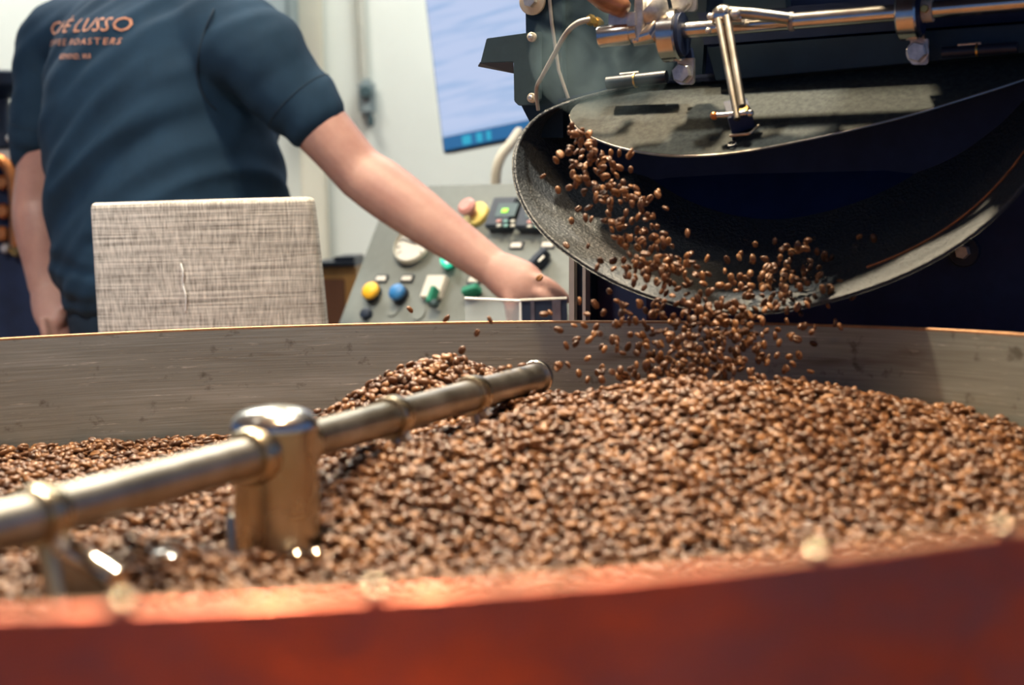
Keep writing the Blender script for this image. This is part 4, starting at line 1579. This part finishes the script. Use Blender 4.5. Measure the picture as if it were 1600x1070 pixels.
def skin_arm(sh_, el, wr, w_el=.050):
    d1, d2 = el - sh_, wr - el
    limb(mb, [(sh_, .062, .062), (sh_ + d1 * .45, .057, .058), (sh_ + d1 * .8, .050, .052), (el, .0485, .050), (el + d2 * .18, .0515, .052), (el + d2 * .42, .0485, .047),
              (el + d2 * .72, .040, .036), (wr, .034, .030)], 6, 20)


skin_arm(RSH, REL, RWR)
mb.ball(REL - (REL - RSH).cross(RWR - REL).normalized() * .012 + Vector((-.012, -.008, -.02)), .036, 12, 8)
skin_arm(LSH, LEL, LWR)


def finger(ps, r):
    rr_ = [r * 1.1, r * 1.02, r, r * .97, r * .86]
    limb(mb, [(p_, q, q) for p_, q in zip(ps, rr_)], 4, 12)


# right hand: palm and five fingers closing on the knob
hy = 2.99
limb(mb, [(RWR, .034, .030), (P(792, 432, hy + .02), .040, .027), (P(815, 446, hy), .043, .025), (P(835, 455, hy), .036, .022)], 5, 18)
finger([P(830, 434, hy - .012), P(850, 440, hy - .018), P(866, 450, hy - .014), P(878, 461, hy - .004), P(884, 468, hy + .002)], .0108)
finger([P(832, 452, hy - .012), P(848, 461, hy - .022), P(860, 472, hy - .010), P(872, 484, hy + .03), P(873, 489, hy + .035)], .0105)
finger([P(828, 460, hy + .01), P(844, 472, hy + .01), P(852, 487, hy + .025), P(853, 499, hy + .04), P(852, 504, hy + .042)], .0102)
finger([P(820, 466, hy + .02), P(831, 480, hy + .022), P(835, 493, hy + .035), P(834, 502, hy + .045), P(833, 506, hy + .047)], .0092)
finger([P(796, 446, hy + .0), P(797, 464, hy - .008), P(799, 481, hy - .010), P(801, 496, hy - .004), P(802, 505, hy)], .0125)
# left hand going into the trouser pocket
lh = [LWR, P(76, 468, 3.40), P(82, 486, 3.38), P(88, 500, 3.36)]
limb(mb, [(lh[0], .032, .028), (lh[1], .038, .024), (lh[2], .040, .022), (lh[3], .036, .02)], 5, 16)
for k_ in range(4):
    o_ = MF * (-.03 + .02 * k_)
    b0 = lh[3] + o_
    finger([b0, b0 + Vector((.006, -.004, -.03)), b0 + Vector((.012, -.006, -.05)), b0 + Vector((.016, -.006, -.066)), b0 + Vector((.017, -.006, -.072))], .009)
t0 = lh[1] + MF * .03
finger([t0, t0 + MF * .02 + Vector((0, 0, -.02)), t0 + MF * .03 + Vector((0, 0, -.045)), t0 + MF * .032 + Vector((0, 0, -.06)), t0 + MF * .032 + Vector((0, 0, -.066))], .0105)
body = put('body', remesh(mb.mesh(), .0042, 5, .5), 'skin', pe)
body.data.polygons.foreach_set('use_smooth', [True] * len(body.data.polygons))
mb = MB()
for sx in (-1, 1):
    mb.ball(T(1.70, sx * .032, .135), .012, 12, 8)
    b_ = MB().ball(T(1.70, sx * .032, .137), .0125, 12, 8).build('eye', 'eye', pe)
mb = MB()
mb.rings(torso_rings([(1.66, 0, .02, .074, .078), (1.70, 0, .025, .081, .088), (1.74, 0, .035, .086, .100), (1.785, 0, .04, .080, .098), (1.82, 0, .04, .056, .072), (1.835, 0, .04, .02, .03)], 24, 2.0))
put('hair', remesh(mb.mesh(), .008, 4), 'hair', pe)

# ------------------------------------------------------------------ beans in the air
def air(px_, py_, Y):
    p_ = P(px_, py_, Y)
    return p_


air_pts = []


def stream(n, rows):
    """rows: (y, centre x, half width, depth); uniform along y"""
    ys = [r[0] for r in rows]
    for _ in range(n):
        y = rng.uniform(ys[0], ys[-1])
        cx_ = np.interp(y, ys, [r[1] for r in rows])
        hw = np.interp(y, ys, [r[2] for r in rows])
        Y = np.interp(y, ys, [r[3] for r in rows])
        x = cx_ + hw * float(np.clip(rng.normal() * .48, -1.25, 1.25))
        air_pts.append((x, y, Y + rng.normal() * .022))


stream(30, [(195, 893, 8, 1.86), (245, 925, 40, 1.85)])
stream(200, [(235, 925, 48, 1.85), (300, 955, 66, 1.84), (360, 992, 72, 1.82), (430, 1030, 70, 1.80)])
stream(200, [(400, 1020, 66, 1.80), (470, 1065, 115, 1.78), (520, 1075, 130, 1.76), (600, 1060, 135, 1.73)])
stream(160, [(420, 1225, 80, 1.82), (455, 1205, 105, 1.80), (490, 1180, 115, 1.78), (545, 1145, 120, 1.75), (605, 1110, 110, 1.73)])
stream(75, [(375, 1240, 70, 1.84), (480, 1215, 95, 1.80)])
stream(50, [(470, 965, 60, 1.78), (600, 955, 70, 1.75)])
stream(160, [(470, 1120, 150, 1.78), (600, 1080, 150, 1.72)])
for s_ in ((1343, 370, 1.83), (1312, 440, 1.82), (1280, 418, 1.82), (1412, 570, 1.78), (1305, 604, 1.74), (1255, 595, 1.74), (1198, 566, 1.74), (1272, 511, 1.75),
           (745, 520, 1.80), (697, 497, 1.82), (640, 484, 1.86), (722, 547, 1.80), (873, 515, 1.76), (848, 275, 1.86), (872, 297, 1.86), (850, 490, 1.79),
           (765, 500, 1.8), (843, 434, 1.82), (885, 383, 1.84), (920, 325, 1.84), (893, 345, 1.84), (885, 540, 1.75), (887, 570, 1.74), (913, 508, 1.78), (870, 575, 1.74),
           (1395, 420, 1.84), (1365, 372, 1.84), (860, 488, 1.8), (905, 470, 1.79), (930, 475, 1.79), (1230, 604, 1.72), (1180, 600, 1.72)):
    air_pts.append(s_)
falling = []
for x, y, Y in air_pts:
    p_ = P(x, y, Y)
    if p_.z < height(p_.x, p_.y) + .005:
        continue
    falling.append((p_, tuple(Euler((rng.uniform(0, 6.28), rng.uniform(-1.5, 1.5), rng.uniform(0, 6.28)))), bean_scale()))
falling.sort(key=lambda q: q[0].y - .02 * q[2][0])
for p_, r_, s_ in falling[:180]:
    fx_, fy_, _ = to_px(p_)
    where = 'just under the left end of the lid' if fy_ < 300 else 'before the dark chute mouth' if fy_ < 430 else \
        ('over the right of the chute lip' if fx_ > 1150 else 'at the lowest point of the chute lip') if fy_ < 505 else \
        ('left of the main stream, before the steel wall' if fx_ < 960 else 'right of the main stream, before the steel wall' if fx_ > 1180 else 'right above the heap')
    new_bean(p_, r_, s_, 'coffee bean in mid-air ' + where, 'falling coffee beans ' + where)
rest = falling[180:]
bean_stuff('falling_beans', [q[0] for q in rest], [q[1] for q in rest], [q[2] for q in rest], 'shower of coffee beans tumbling out of the dark chute', bed_beans[1])
# thin bluish smoke rising off the hot beans
sm_c = Q(940, 85, .05)
me = MB().ball(sm_c, 1.0, 24, 14, (.085, .04, .075)).mesh()
smk = bpy.data.materials.new('thin_smoke')
smk.use_nodes = True
nt = smk.node_tree
nt.nodes.remove(nt.nodes['Principled BSDF'])
pv = nt.nodes.new('ShaderNodeVolumeScatter')
pv.inputs['Color'].default_value = (0.55, 0.84, 1.0, 1)
pv.inputs['Anisotropy'].default_value = 0.2
tcn = nt.nodes.new('ShaderNodeTexCoord')
nzn = nt.nodes.new('ShaderNodeTexNoise')
nzn.inputs['Scale'].default_value = 16
nzn.inputs['Detail'].default_value = 3
nzn.inputs['Distortion'].default_value = 0.8
rmp = nt.nodes.new('ShaderNodeMapRange')
rmp.inputs['From Min'].default_value = .40
rmp.inputs['From Max'].default_value = .72
rmp.inputs['To Min'].default_value = 0.0
rmp.inputs['To Max'].default_value = 4.0
nt.links.new(tcn.outputs['Object'], nzn.inputs['Vector'])
nt.links.new(nzn.outputs['Fac'], rmp.inputs[0])
nt.links.new(rmp.outputs[0], pv.inputs['Density'])
nt.links.new(pv.outputs[0], nt.nodes['Material Output'].inputs['Volume'])
so_ = put('smoke', me, smk)
tag(so_, 'thin bluish smoke drifting in front of the roaster plate', 'smoke', None, 'stuff')
# a couple of beans resting on the stirrer arm
for px_ in (800, 812, 790):
    c, _ = arm_at(px_)
    new_bean(c + Vector((rng.uniform(-.004, .004), 0, ar + .0024)), (rng.uniform(-.3, .3), rng.uniform(-.3, .3), rng.uniform(0, 6)), bean_scale(),
             'brown coffee bean resting on top of the stirring arm', 'coffee beans on the stirring arm')
